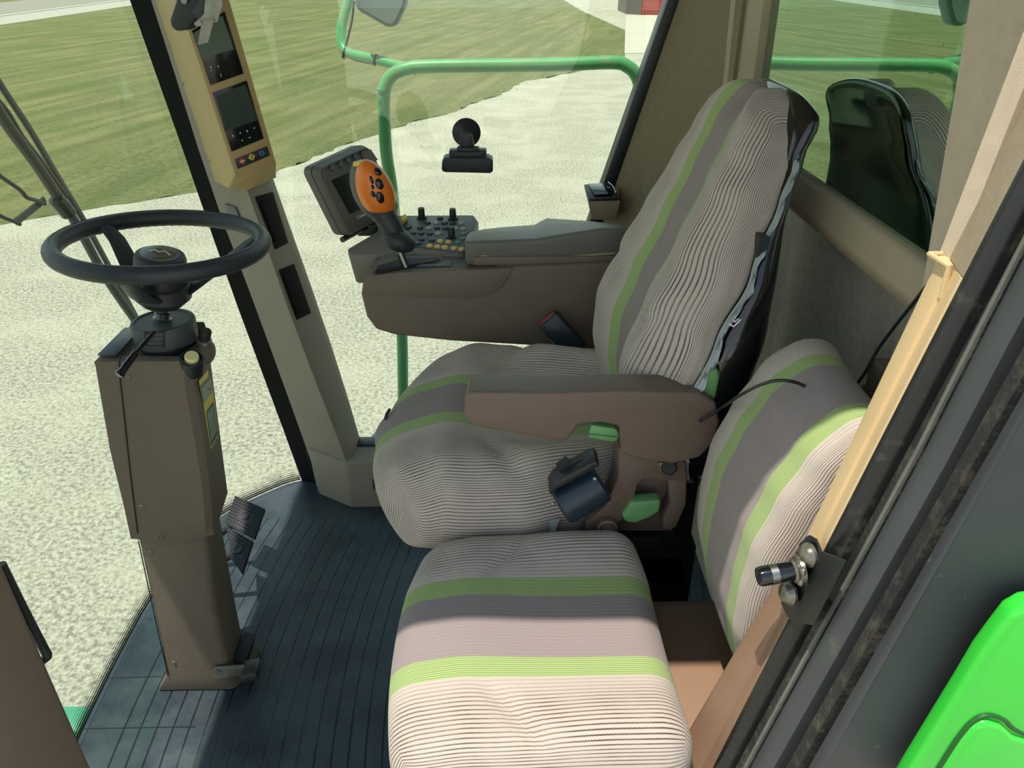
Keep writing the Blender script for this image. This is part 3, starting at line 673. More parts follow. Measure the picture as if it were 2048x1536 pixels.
for q in ([(509, 394), (543, 384), (574, 486), (549, 499)], [(556, 540), (586, 528), (620, 626), (591, 640)]):
    pp = [on_side(u, v) for u, v in q]; n = pp[0][1]; n = n if n.dot(CC-pp[0][0]) > 0 else -n
    bm = B(); A = [p[0]+n*.001 for p in pp]; prism(bm, A, [p+n*.004 for p in A], bev=.001)
    cen = sum(A, Vector())/4; Bq = [cen.lerp(p, .78)+n*.002 for p in A]; prism(bm, Bq, [p+n*.006 for p in Bq], bev=.001)
    obj('vent_panel', bm, M['vent'], front)
bm = B(); A = [P(u, v, Y=2.038)+Vector((0, 0, 0)) for u, v in [(447, 411), (474, 413), (487, 444), (458, 442)]]
for p in A: p.y = lerp(2.085, 1.995, (p.x-pB(p.z))/(pC(p.z)-pB(p.z)))-.001
prism(bm, A, [p+Vector((-.002, -.006, 0)) for p in A], bev=.001); obj('switch_cover', bm, M['consoletop'], front)
# post foot and side sill
b0_, b1_, b2_ = P(639, 989, Z=0), P(703, 1016, Z=0), P(790, 1016, Z=0)
t0_, t1_, t2_ = P(620, 919, Y=b0_.y+.01), P(684, 944, Y=b1_.y), P(703, 946, Y=b1_.y)
zt = .165
bm = B(); A = [b0_, b1_, Vector((.60, b1_.y+.01, 0)), Vector((.60, 2.12, 0)), Vector((b0_.x-.03, 2.12, 0))]
Bq = [Vector((t0_.x-.002, b0_.y+.02, zt)), Vector((b1_.x+.0, b1_.y+.015, zt)), Vector((.60, b1_.y+.025, zt)), Vector((.60, 2.12, zt)), Vector((t0_.x-.02, 2.12, zt))]
prism(bm, A, Bq, bev=.006); struct('baseboard_right', bm, M['post'])
bm = B(); box(bm, P(757, 968, Y=b1_.y+.004), (.036, .008, .04), bev=.004); pk = P(757, 968, Y=b1_.y)
sk = obj('power_socket', bm, M['black']); tag(sk, 'small black socket set in the sill left of the driver seat', 'socket')

# tan display module on the post
mod = thing('display_module', 'tan metal housing with two displays on the front post', 'display', P(480, 378, Y=1.98))
zq = lambda v, y: P(500, v, Y=y).z
m0 = lt([(305, 0), (424, 360)], 2.082); m1 = lt([(357, 0), (473, 357)], 1.935); m2 = lt([(459, 0), (553, 327)], 1.99)
zb = P(426, 360, Y=2.085).z; ztp = 1.9
bm = B(); n = 8; L = []
def ms(z, k=0): return [Vector((m0(z), 2.085, z)), Vector((m1(z), 1.935, z)), Vector((m2(z), 1.99, z)), Vector((m2(z)-.04, 2.085, z))]
top = ms(ztp); mid = ms(zb+.012)
bot = [Vector((m0(zb), 2.085, zb)), P(455, 377, Y=2.0), P(497, 381, Y=1.99), P(550, 356, Y=2.02)]
mid[1] = P(470, 350, Y=1.937); mid[2] = P(553, 329, Y=1.99)
prism(bm, bot, top, bev=.003, mid=[mid]); obj('housing', bm, M['tan'], mod)
def on_face(u, v):
    z = P(u, v, Y=1.96).z; c, d = Vector((m1(z), 1.935, z)), Vector((m2(z), 1.99, z))
    r = (P(u, v, D=1)-CC); n = (d-c).cross(Vector((m1(z+.1)-m1(z), 0, .1))).normalized(); n = n if n.dot(CC-c) > 0 else -n
    return CC + r*((c-CC).dot(n)/r.dot(n)), n
def plate(name, q, m, parent, h0, h1, bev=.0006):
    pp = [on_face(u, v) for u, v in q]; A = [p+n*h0 for p, n in pp]; bm = B(); prism(bm, A, [p+n*(h1-h0) for p, (_, n) in zip(A, pp)], bev=bev); return obj(name, bm, m, parent)
upb = plate('upper_display', [(384, 62), (449, 23), (487, 147), (421, 170)], M['screen'], mod, -.002, .002)
plate('lcd', [(386, 66), (444, 31), (467, 98), (404, 118)], M['lcd'], upb, .002, .0026, 0)
lob = plate('lower_display', [(425, 186), (493, 161), (527, 277), (463, 303)], M['screen'], mod, -.002, .002)
plate('lcd', [(431, 192), (490, 169), (515, 240), (452, 262)], mat('lcd_dim', srgb(38, 56, 50), .25), lob, .002, .0026, 0)
wb = plate('warning_strip', [(469, 319), (534, 292), (540, 311), (475, 338)], M['black'], mod, 0, .0015)
def icon(shape, u, v, sz, m, parent, h=.0022):
    c, n = on_face(u, v); e1 = (on_face(u+8, v-3)[0]-c).normalized(); e2 = n.cross(e1).normalized()
    bm = B(); A = [c+n*(h-.001)+(e1*x+e2*y)*sz for x, y in shape]; prism(bm, A, [p+n*.001 for p in A]); return obj('symbol', bm, m, parent, smooth=False)
octo = [(math.cos(math.radians(22.5+45*k)), math.sin(math.radians(22.5+45*k))) for k in range(8)]
icon(octo, 484, 322, .0075, M['red'], wb); icon([(1, 0), (0, 1), (-1, 0), (0, -1)], 503, 314, .009, M['yellow'], wb); icon([(math.cos(k*.39), math.sin(k*.39)) for k in range(16)], 523, 306, .0072, M['blue'], wb)
icon([(.75, .18), (.75, -.18), (-.75, -.18), (-.75, .18)], 484, 322, .0065, M['white'], wb, .0032)
icon([(.12, .55), (.12, -.5), (-.12, -.5), (-.12, .55)], 503, 314, .009, M['black'], wb, .0032); icon([(.12, .7), (.12, -.6), (-.12, -.6), (-.12, .7)], 523, 306, .0072, M['black'], wb, .0032)
ring = lambda k: [(math.cos(a*.7), math.sin(a*.7)*1.2) for a in range(9)]
for u, v, sh in [(466, 272, 0), (480, 266, 1), (494, 262, 2), (508, 256, 3), (484, 281, 1), (499, 275, 4)]:
    s = [[(-.6, -1), (.6, -1), (.6, 1), (-.6, 1)], [(-.6, -.9), (.5, -.3), (.6, .9), (-.2, .7)], [(math.cos(a*1.05), math.sin(a*1.05)) for a in range(6)], [(-.9, -.5), (-.5, -.9), (.9, .3), (.5, .9)], [(-1, -.3), (.2, -.3), (.2, -.8), (1, 0), (.2, .8), (.2, .3), (-1, .3)]][sh]
    icon(s, u, v, .0024, M['white'], lob)
    icon([(x*.5, y*.5) for x, y in s], u, v, .0024, M['black'], lob, .003) if sh in (0, 2) else None
for u, v, s in [(421, 135, [(-1, .6), (1, .6), (0, -.8)]), (436, 133, [(-.3, -1), (.3, -1), (.3, 1), (-.3, 1)]), (441, 149, [(-.3, -1), (.3, -1), (.3, 1), (-.3, 1)]), (422, 141, [(-1, -.2), (1, -.2), (1, .2), (-1, .2)]), (442, 153, [(-1, -.2), (1, -.2), (1, .2), (-1, .2)])]:
    icon(s, u, v, .0022, M['white'], upb)
for u, v in [(317, 4), (367, 168), (419, 322)]:
    bm = B(); c = P(u, v, Y=2.06); f = (c.x-m0(c.z))/(m1(c.z)-m0(c.z)); c = P(u, v, Y=lerp(2.085, 1.935, f)-.001); ellipsoid(bm, c, (.003, .003, .003), 10, 6); obj('screw', bm, M['zinc'], mod)
# phone clamp hanging at the top of the module
ph = thing('phone_clamp', 'black clamp with a bent steel bracket at the top of the tan housing', 'clamp', P(380, 60, Y=1.86))
bm = B(); outline(bm, [(370, -40), (352, 0), (339, 40), (341, 54), (352, 63), (378, 60), (392, 40), (420, 30), (432, -40)], 1.84, 1.885, bev=.006, seg=3); obj('clamp_body', bm, M['black'], ph)
bm = B(); outline(bm, [(384, 22), (400, 46), (431, 36), (437, 10), (440, -20), (414, -26)], 1.825, 1.838, bev=.002); obj('clamp_arm', bm, M['softblack'], ph)
bm = B()
outline(bm, [(412, -20), (442, -24), (444, 10), (434, 44), (400, 52), (390, 52), (388, 46), (398, 38), (408, 28)], 1.815, 1.818)
outline(bm, [(404, 40), (428, 38), (415, 85), (396, 90), (396, 87)], 1.812, 1.815)
obj('bracket', bm, M['zinc'], ph)
bm = B(); cyl(bm, P(368, 2, Y=1.841), P(368, 2, Y=1.832), .006); obj('screw', bm, M['zinc'], ph)
bm = B(); cyl(bm, P(399, 46, Y=1.816), P(399, 46, Y=1.808), .004); obj('screw', bm, M['zinc'], ph)

# near front pillar at the bottom left corner
np_ = thing('near_front_pillar', 'dark brown pillar trim in the bottom left corner of the cab', 'post', (-.66, .72, .1))
bm = B(); f1 = ltab([(4, 1132), (88, 1316), (190, 1538)], .75)
prism(bm, [Vector((f1(.0), .75, 0)), Vector((f1(0)-.03, .60, 0)), Vector((-.90, .60, 0)), Vector((-.90, .75, 0))], [Vector((f1(.86)-.004, .75, 1.93)), Vector((f1(.86)-.03, .60, 1.93)), Vector((-.90, .60, 1.93)), Vector((-.90, .75, 1.93))], bev=.012, seg=3, mid=[[Vector((f1(.45), .75, .45)), Vector((f1(.45)-.03, .60, .45)), Vector((-.90, .60, .45)), Vector((-.90, .75, .45))]])
obj('pillar_cover', bm, M['brown'], np_)
bm = B(); tube(bm, smooth_path([P(2, 1128, Y=.76), P(45, 1215, Y=.76), P(88, 1298, Y=.76), P(95, 1312, Y=.76), P(84, 1322, Y=.76)], 5), .006, 8); obj('pillar_seal', bm, M['black'], np_)

# ================================================================== STEERING WHEEL AND COLUMN
sw = thing('steering_wheel', 'black three spoke steering wheel standing on the brown column', 'steering wheel', P(322, 612, Y=1.33))
WC = P(324, 487, D=1.36); lean = math.radians(3.6); wn_ = Vector((math.sin(lean), .035, math.cos(lean))).normalized(); we1 = Vector((math.cos(lean), 0, -math.sin(lean))); we2 = wn_.cross(we1).normalized(); we1 = we2.cross(wn_)
WR = .171
bm = B(); pts = [WC+we1*math.cos(a)*WR+we2*math.sin(a)*WR for a in [2*math.pi*i/96 for i in range(96)]]
tube(bm, pts, .0152, 16, closed=True); rim = obj('rim', bm, M['softblack'], sw)
bm = B(); pts = [WC+we1*math.cos(a)*(WR+.003)+we2*math.sin(a)*(WR+.003)+wn_*.0147 for a in [2*math.pi*i/96 for i in range(96)]]; tube(bm, pts, .0009, 6, closed=True); obj('rim_seam', bm, M['black'], rim)
bm = B()
for k in range(72):     # finger grips moulded under the rim
    a = 2*math.pi*k/72; ellipsoid(bm, WC+we1*math.cos(a)*WR+we2*math.sin(a)*WR-wn_*.0090, (.0072, .0072, .0076), 8, 5)
obj('finger_grips', bm, M['softblack'], rim)
HC = P(322, 505, Y=WC.y); HB = HC-Vector((0, 0, 0)); hz_top = 0.0
cz = (HC-WC).dot(wn_)
O = WC+we1*.008
A0 = P(320, 508, Y=WC.y); CT0 = P(325, 640, Y=1.33); ax2 = (A0-Vector((CT0.x, 1.33, CT0.z))).normalized()
def AX(h): return A0+ax2*(h+.014)
for k, ang in enumerate((150, 28, -100)):
    a = math.radians(ang); d = we1*math.cos(a)+we2*math.sin(a); s = wn_.cross(d)
    prof = [(WR-.002, -.002, .013, .008), (WR-.016, -.004, .014, .009), (WR-.040, -.018, .0165, .010), (.090, -.056, .020, .011), (.062, -.078, .026, .012), (.030, -.100, .030, .013)]
    L = []
    for r, h, wd, th in prof:
        c = O+d*r+wn_*h; c = c+(AX(h)-(O+wn_*h))*(1-sst(.05, .16, r)); L.append([c+s*wd*math.cos(t)*1.0+(wn_*.9+d*.45)*th*math.sin(t) for t in [2*math.pi*j/14 for j in range(14)]])
    bm = B(); prism(bm, L[0], L[-1], mid=L[1:-1]); obj('spoke', bm, M['softblack'], sw, angle=60)
bm = B(); lathe(bm, [(.028, -.116), (.036, -.112), (.052, -.094), (.050, -.070), (.040, -.065)], AX(0), ax2, 32); obj('hub_body', bm, M['softblack'], sw)
bm = B(); hk = .004; O = AX(-.014); WN0 = wn_; wn_ = ax2; we2 = wn_.cross(we1).normalized(); we1 = we2.cross(wn_)
lathe(bm, [(.042, -.060), (.0445, -.055), (.0450, -.035), (.0445, -.030), (.0440, -.014+hk), (.041, -.006+hk), (.034, -.003+hk), (.0, -.003+hk)], O, wn_, 48); cap = obj('hub_cap', bm, M['softblack'], sw)
bm = B()
for k in range(60):
    a = 2*math.pi*k/60; d = we1*math.cos(a)+we2*math.sin(a); box(bm, O+d*.0448+wn_*-.042, (.0012, .0012, .012), rot=rot_from(d, wn_.cross(d)).to_3x3())
obj('knurling', bm, M['black'], cap)
bm = B(); lathe(bm, [(.033, -.0035+hk), (.033, -.0022+hk), (.031, -.0018+hk), (0, -.0018+hk)], O, wn_, 40); em = obj('emblem_disc', bm, mat('emblem_silver', srgb(120, 128, 134), .25, metal=.6), cap)
bm = B(); dl = [(-.3, .55), (.1, .35), (.45, .5), (.85, .15), (.75, -.35), (.3, -.75), (-.1, -.8), (.05, -.3), (-.25, -.15), (-.45, .1)]
A = [O+(we1*x+we2*y)*.030+wn_*(-.0018+hk) for x, y in dl]; prism(bm, A, [p+wn_*.0008 for p in A]); obj('emblem_mark', bm, M['gloss'], em, smooth=False)
bm = B(); tube(bm, smooth_path([O+(we1*x+we2*y)*.030+wn_*(-.0010+hk) for x, y in [(-.6, -.1), (-.35, .2), (-.1, .05), (.15, .25), (.4, .1), (.62, -.15)]], 4), .0012, 6); obj('emblem_line', bm, M['white'], em)

col = thing('steering_column', 'tall brown steering column housing rising from the floor below the wheel', 'steering column', P(400, 1372, Z=0))
CT = Vector((P(325, 640, Y=1.33).x, 1.33, P(325, 640, Y=1.33).z)); cb_ = P(325, 704, Y=1.275).z
bm = B(); lathe(bm, [(.0565, cb_-CT.z), (.0575, -.004), (.0555, 0), (.050, .001), (.049, -.001), (0, -.001)], CT, (0, 0, 1), 48); collar = obj('collar', bm, mat('collar_plastic', srgb(62, 70, 68), .5, bump=.2, bscale=800), col)
bm = B(); lathe(bm, [(.050, cb_-CT.z-.012), (.050, cb_-CT.z)], CT, (0, 0, 1), 40); obj('collar_base', bm, M['black'], col)
bm = B(); lathe(bm, [(.017, -.004), (.017, .004), (.012, .006), (.012, .012), (.0135, .013), (.0135, .018), (.010, .02), (.010, .06)], CT, ax2, 24); obj('shaft', bm, M['metal'], col)
bm = B(); q = [P(u, v, Y=1.278) for u, v in [(291, 660), (330, 662), (331, 694), (293, 690)]]
def oncyl(p, r): d = Vector((p.x-CT.x, p.y-CT.y, 0)).normalized()*r; return Vector((CT.x+d.x, CT.y+d.y, p.z))
A = [oncyl(p, .0572) for p in q]; prism(bm, A, [oncyl(p, .0582) for p in A]); obj('lever_slot', bm, M['black'], collar)
bm = B()
for k in range(3):
    q = [P(u, v+k*9, Y=1.278) for u, v in [(300, 670), (328, 671), (328, 673), (300, 672)]]; A = [oncyl(p, .0582) for p in q]; prism(bm, A, [oncyl(p, .0590) for p in A])
obj('slot_ribs', bm, M['softblack'], collar)
bm = B(); la, lb, lm = P(308, 664, Y=1.272), P(243, 744, Y=1.19), P(272, 705, Y=1.225)
tube(bm, [la, lm, lm, lb.lerp(lm, .03), lb], [.0035, .0035, .0060, .0068, .0068], 14); lathe(bm, [(.0068, 0), (.0085, .003), (.0085, .006), (.006, .008)], lb, lb-lm, 14); obj('signal_lever', bm, M['gloss'], col)

Lc = lt([(190, 720), (222, 905), (246, 1000), (260, 1064)], 1.25); Lc2 = lt([(276, 1081), (324, 1300), (327, 1340)], 1.27)
Cc = lt([(383, 720), (381, 756), (407, 905), (418, 985), (424, 1052)], 1.25); Cc2 = lt([(417, 1090), (429, 1209), (453, 1314)], 1.27)
Rc = lt([(427, 740), (448, 905), (458, 980), (448, 1040)], 1.41); Rc2 = lt([(449, 1070), (474, 1209), (486, 1268)], 1.41)
zt_ = P(300, 722, Y=1.25).z; zs_ = P(330, 1078, Y=1.26).z; zk = P(400, 1040, Y=1.25).z
def csec(Lf, Cf, Rf, z, yf, dl=0.0): return [Vector((Lf(z)+dl, yf, z)), Vector((Cf(z)-.012, yf, z)), Vector((Cf(z), yf+.010, z)), Vector((Rf(z), 1.40, z)), Vector((Rf(z)-.01, 1.42, z)), Vector((Lf(z)+.02, 1.42, z)), Vector((Lf(z)+dl, 1.40, z))]
# lower housing
L = [csec(Lc2, Cc2, Rc2, lerp(.05, zs_+.06, i/9), 1.272) for i in range(10)]
foot = [p.copy() for p in L[0]]
for p in foot: p.z = 0.0
fl, fr = P(314, 1383, Z=0), P(484, 1368, Z=0)
foot[0] = fl; foot[1] = Vector((fr.x-.015, fl.y, 0)); foot[2] = Vector((fr.x, fr.y, 0)); foot[6] = Vector((fl.x, 1.42, 0)); foot[3].x = max(foot[3].x, fr.x+.02)
bm = B(); prism(bm, foot, L[-1], mid=L[:-1], bev=.006); lower = obj('lower_housing', bm, M['column'], col)
# upper housing, wider, with sloped top
L = [csec(Lc, Cc, Rc, lerp(zs_+.012, zt_-.01, i/9), 1.248) for i in range(10)]
tipc = [p.copy() for p in L[0]]
for i, p in enumerate(tipc):
    p.z = zs_ if i in (0, 1) else p.z
tipc[0] = P(272, 1078, Y=1.248); tipc[1] = P(330, 1095, Y=1.248); L[0][1].z = P(400, 1062, Y=1.248).z; L[0][2].z = P(415, 1052, Y=1.25).z
ztop = P(265, 662, Y=1.40).z
T = [p.copy() for p in L[-1]]
for p in T: p.z = zt_
T2 = [p.copy() for p in T]
top_l = P(246, 660, Y=1.40)
T2[0] = P(200, 712, Y=1.27); T2[6] = Vector((T2[0].x+.01, 1.40, ztop+.01)); T2[5] = Vector((T2[0].x+.02, 1.42, ztop+.01)); T2[1] = P(360, 712, Y=1.275); T2[2] = P(392, 730, Y=1.275); T2[3] = P(424, 700, Y=1.40); T2[4] = P(420, 690, Y=1.415)
bm = B(); prism(bm, tipc, T2, mid=L+[T], bev=.006, seg=3); upper = obj('upper_housing', bm, M['column'], col)
bm = B(); A = [P(u, v, Y=y) for (u, v), y in zip([(196, 712), (232, 713), (240, 705), (282, 660), (250, 658)], [1.262, 1.262, 1.275, 1.38, 1.38])]; prism(bm, A, [p+Vector((0, 0, .004)) for p in A], bev=.001); obj('top_pad', bm, mat('top_pad', srgb(66, 72, 80), .35), col)
# seam down the near face
bm = B(); A = [P(u, v, Y=1.2475) for u, v in [(240, 712), (239, 745), (250, 850), (262, 960), (275, 1066)]]; tube(bm, smooth_path(A, 4), .0016, 6); obj('seam', bm, M['black'], upper)
bm = B(); A = [P(u, v, Y=1.2715) for u, v in [(277, 1082), (300, 1190), (322, 1290), (336, 1350)]]; tube(bm, smooth_path(A, 4), .0014, 6); obj('seam', bm, M['black'], lower)
for u, v, y, par, r in [(257, 755, 1.248, upper, .0045), (283, 1012, 1.248, upper, .0045), (320, 1073, 1.248, upper, .0085), (301, 1104, 1.272, lower, .0045), (348, 1325, 1.272, lower, .0045)]:
    bm = B(); c = P(u, v, Y=y); lathe(bm, [(r, -.002), (r, .001), (r*.7, .0022), (r*.45, .0022), (r*.4, .0008), (0, .0008)], c, (0, -1, 0), 18); obj('screw', bm, M['zinc'] if r < .006 else M['column'], par)
# knob, button and threaded cap at the top right shoulder
bm = B(); c = P(384, 722, Y=1.262); lathe(bm, [(.019, -.03), (.0215, 0), (.0215, .008), (.0175, .010), (.0155, .004), (0, .004)], c, (.25, -.35, .9), 28); obj('button_cup', bm, M['black'], col)
bm = B(); lathe(bm, [(.0125, .0), (.0125, .012), (.0112, .0145), (0, .0145)], c+Vector((0, 0, .001)), (.25, -.35, .9), 24); obj('push_button', bm, M['cream'], col)
bm = B(); c = P(409, 692, Y=1.33); ellipsoid(bm, c-Vector((0, 0, .012)), (.017, .028, .024), 18, 12); obj('shoulder', bm, M['column'], col)
bm = B(); lathe(bm, [(.015, 0), (.015, .006), (.012, .007)], c+Vector((0, 0, .008)), (.3, 0, .95), 20); obj('cap_ring', bm, M['zinc'], col)
bm = B(); lathe(bm, [(.0115, 0), (.0120, .018), (.010, .021), (0, .021)], c+Vector((.002, 0, .014)), (.3, 0, .95), 10); obj('cap', bm, M['dark'], col)
# warning decals on the side face
def on_col(u, v):
    z = P(u, v, Y=1.33).z; cx_, rx = Cc(z), Rc(z); a = Vector((cx_, 1.258, z)); b2 = Vector((rx, 1.40, z)); r = P(u, v, D=1)-CC; nrm = (b2-a).cross(Vector((Cc(z+.1)-cx_, 0, .1))).normalized()
    nrm = nrm if nrm.x > 0 else -nrm
    return CC+r*((a-CC).dot(nrm)/r.dot(nrm))+nrm*.0012, nrm
def decal(name, q, m, h, parent):
    pp = [on_col(u, v) for u, v in q]; bm = B(); A = [p+n*h for p, n in pp]; prism(bm, A, [p+n*.0004 for p, n in zip(A, [x[1] for x in pp])]); return obj(name, bm, m, parent, smooth=False)
dy_ = decal('warning_decal', [(396, 762), (419, 733), (425, 782), (421, 790), (423, 784), (435, 871), (420, 899), (406, 812)], M['yellow'], 0, upper)
decal('decal_text_area', [(399, 772), (421, 748), (424, 780), (405, 808)], mat('decal_grey', srgb(96, 100, 74), .5), .0005, dy_)
decal('decal_green_area', [(411, 823), (425, 805), (434, 869), (420, 893)], mat('decal_green', srgb(26, 84, 68), .5), .0005, dy_)
for i in range(7):
    t = i/6; decal('decal_line', [(402+t*4, 778+t*24), (420+t*3, 757+t*20), (420+t*3, 758+t*20), (402+t*4, 779.4+t*24)], M['white'], .0009, dy_)
for i in range(11):
    t = i/10; decal('decal_line', [(413+t*7, 828+t*52), (424+t*7, 813+t*46), (424+t*7, 814+t*46), (413+t*7, 829.6+t*52)], M['white'], .0009, dy_)
# tilt pedal at the column foot
bm = B(); A = [P(u, v, Y=1.268) for u, v in [(424, 1340), (430, 1331), (488, 1329), (494, 1345), (440, 1353), (427, 1351)]]; prism(bm, A, [p+Vector((0, -.006, 0)) for p in A], bev=.001); arm = obj('tilt_lever', bm, M['zinc'], col)
bm = B(); c = P(436, 1341, Y=1.262); cyl(bm, c, c+Vector((0, -.004, 0)), .006, 16); obj('lever_pivot', bm, M['metal'], arm)
bm = B(); c0_, c1_ = P(488, 1345, Y=1.262), P(519, 1337, Y=1.262); dirp = (c1_-c0_).normalized(); cc_ = (c0_+c1_)/2; R_ = rot_from(dirp, (0, 1, 0)).to_3x3()
box(bm, cc_, (.040, .045, .020), rot=R_, bev=.004)
for k in range(7): box(bm, cc_+R_@Vector((-.0165+k*.0055, -.001, .001)), (.0028, .047, .024), rot=R_, bev=.0008)
obj('pedal_pad', bm, M['metal'], col)
bm = B(); A = [P(u, v, Y=1.40) for u, v in [(488, 1262), (512, 1268), (500, 1330), (478, 1338)]]; prism(bm, A, [p+Vector((0, -.09, -.0)) for p in A], bev=.003); obj('foot_bracket', bm, M['dark'], col)
# brake pedals right of the column
for k, (q, lab) in enumerate([([(470, 990), (530, 1017), (509, 1078), (449, 1046)], 'ribbed black brake pedal right of the column, the upper of two'), ([(452, 1051), (506, 1082), (484, 1148), (462, 1118)], 'ribbed black brake pedal right of the column, the lower of two')]):
    yb = 1.62 if k == 0 else 1.50
    zz = .20 if k == 0 else .19
    A = [P(q[3][0], q[3][1], Z=zz-.02), P(q[2][0], q[2][1], Z=zz-.03), P(q[1][0], q[1][1], Z=zz), P(q[0][0], q[0][1], Z=zz+.01)]
    t = thing('brake_pedal', lab, 'pedal', sum(A, Vector())/4-Vector((0, 0, .02)), 'brake pedals')
    n = (A[1]-A[0]).cross(A[3]-A[0]).normalized(); n = n if n.z > 0 else -n
    bm = B(); prism(bm, [p-n*.010 for p in A], A, bev=.003); pad = obj('pad', bm, M['black'], t)
    bm = B()
    for i in range(15):
        for j in range(9):
            s_, r_ = (i+.5)/15, (j+.5)/9
            if 0.28 < s_ < 0.72 and 0.3 < r_ < 0.7: continue
            c = A[0].lerp(A[1], s_).lerp(A[3].lerp(A[2], s_), r_); box(bm, c+n*.001, (.0028, .0028, .003), rot=rot_from(A[1]-A[0], A[3]-A[0]).to_3x3())
    c = sum(A, Vector())/4; lathe(bm, [(.013, 0), (.013, .0025), (.010, .0025), (.010, .001), (0, .001)], c, n, 24); obj('tread', bm, M['black'], pad)
    bm = B(); c = sum(A, Vector())/4; tube(bm, smooth_path([c-n*.008, c+Vector((-.05, 0, -.04)), c+Vector((-.12, .0, -.10)), Vector((c.x-.17, c.y, .005))], 4), .009, 10); obj('pedal_arm', bm, M['dark'], t)

# ================================================================== RIGHT-HAND CONSOLE WITH KEYS, LEVER AND MONITOR
con = thing('control_console', 'brown armrest console with key panel beyond the driver seat', 'console', P(960, 690, Y=1.72))
bm = B(); outline(bm, [(726, 562), (722, 590), (733, 635), (752, 660), (790, 671), (900, 683), (1240, 702), (1240, 525), (1020, 534), (938, 541), (880, 543), (800, 546), (745, 551)], 1.585, 1.83, bev=.008, seg=3); body = obj('body', bm, M['brown'], con)
bm = B(); outline(bm, [(727, 562), (724, 589), (860, 596), (950, 598), (985, 588), (1010, 568), (1026, 536), (938, 540), (880, 542), (800, 545), (745, 550)], 1.581, 1.60, bev=.003); obj('side_cover', bm, M['brown'], con)
# raised top of the body with lever slot
def zpoly(uv, z, n=None): return [P(u, v, Z=z) for u, v in uv]
zc = P(745, 549, Y=1.585).z
bm = B(); q = [P(742, 551, Y=1.583), P(932, 541, Y=1.583), P(942, 524, Y=1.62), P(930, 515, Y=1.66), P(760, 508, Y=1.69), P(748, 520, Y=1.65)]
for p in q: p.z = zc+.002 + (p.y-1.583)*.10
prism(bm, [p-Vector((0, 0, .03)) for p in q], q, bev=.003); obj('lever_deck', bm, M['consoletop'], con)
bm = B(); q = [P(746, 545, Z=zc+.008), P(762, 536, Z=zc+.008), P(820, 532, Z=zc+.008), P(838, 526, Z=zc+.009), P(880, 526, Z=zc+.009), P(888, 519, Z=zc+.010), P(880, 513, Z=zc+.011), P(770, 510, Z=zc+.012), P(752, 524, Z=zc+.010)]
prism(bm, [p-Vector((0, 0, .01)) for p in q], [p+Vector((0, 0, .0025)) for p in q], bev=.001); slot = obj('lever_gate', bm, M['brown'], con)
bm = B(); q = [P(752, 541, Z=zc+.012), P(825, 529, Z=zc+.012), P(876, 522, Z=zc+.013), P(882, 518, Z=zc+.013), P(874, 515, Z=zc+.013), P(800, 518, Z=zc+.013), P(756, 532, Z=zc+.012)]
prism(bm, [p-Vector((0, 0, .006)) for p in q], [p+Vector((0, 0, .0006)) for p in q]); obj('gate_slot', bm, M['dark'], slot)
bm = B(); q = [P(834, 534, Z=zc+.006), P(902, 534, Z=zc+.006), P(904, 524, Z=zc+.007), P(838, 524, Z=zc+.007)]; prism(bm, q, [p+Vector((0, 0, .0035)) for p in q], bev=.0006); lp_ = obj('gate_label', bm, M['consoletop'], con)
bm = B()
for a, b_ in (((844, 528), (860, 530)), ((872, 530), (893, 529)), ((844, 528), (848, 526)), ((893, 529), (888, 527))): tube(bm, [P(a[0], a[1], Z=zc+.0105), P(b_[0], b_[1], Z=zc+.0105)], .0006, 5)
obj('gate_arrows', bm, M['greybutton'], lp_)
# pod that carries the monitor and the keys
bm = B(); zp = .955
ptop = [P(692, 481, Y=1.70), P(755, 474, Y=1.80), P(758, 434, Y=1.90), P(948, 433, Y=1.90), P(957, 455, Y=1.86), P(930, 512, Y=1.67), P(770, 503, Y=1.665), P(695, 495, Y=1.67)]
for p in ptop: p.z = zp+(p.y-1.68)*.09
pb = [p.copy() for p in ptop]
for i, p in enumerate(pb): p.z = P(700, 550, Y=1.70).z-.01; 
pb[0].x += .012; pb[7].x += .012
prism(bm, pb, ptop, bev=.006, seg=3); pod = obj('pod', bm, M['greyplastic'], con)
kp = [(829, 434), (947, 434), (946, 452), (925, 508), (786, 487), (765, 468), (800, 442)]
def on_pod(u, v, h=0.0):
    r = P(u, v, D=1)-CC; n = Vector((0, -.09, 1)).normalized(); a = Vector((0, 1.68, zp)); p = CC+r*((a-CC).dot(n)/r.dot(n)); return p+n*h
bm = B(); A = [on_pod(u, v, .0) for u, v in kp]; prism(bm, A, [on_pod(u, v, .002) for u, v in kp], bev=.001); keyp = obj('key_panel', bm, M['consoletop'], con)
S = 5.12
keys = [(1435,812,'d'),(1308,860,'d'),(1395,862,'g'),(1480,862,'d'),(1565,865,'d'),(1650,865,'g'),(1230,912,'d'),(1318,915,'g'),(1405,912,'d'),(1490,915,'d'),(1595,920,'g'),(1668,922,'g'),(1160,965,'d'),(1242,968,'d'),(1330,970,'d'),(1417,970,'g'),(1672,975,'n'),(1750,965,'d'),(1245,1030,'d'),(1350,1040,'d'),(1437,1048,'y'),(1523,1055,'y'),(1615,1064,'n'),(1668,1024,'n'),(1208,1074,'d'),(1330,1096,'y'),(1407,1105,'y'),(1483,1112,'y'),(1578,1120,'y'),(1655,1130,'y')]
kn = Vector((0, -.09, 1)).normalized()
km = {'d': M['darkbutton'], 'g': M['greybutton'], 'y': M['yellowbutton'], 'n': M['greenbutton']}
kmesh = {}
for x, y, c in keys:
    p = on_pod(600+x/S, 280+y/S, .002)
    bm = B(); lathe(bm, [(.0078, 0), (.0078, .002), (.0070, .0034), (.004, .0040), (0, .0042)], p, kn, 16, ref=(1, 0, 0)); o = obj('key', bm, km[c], keyp)
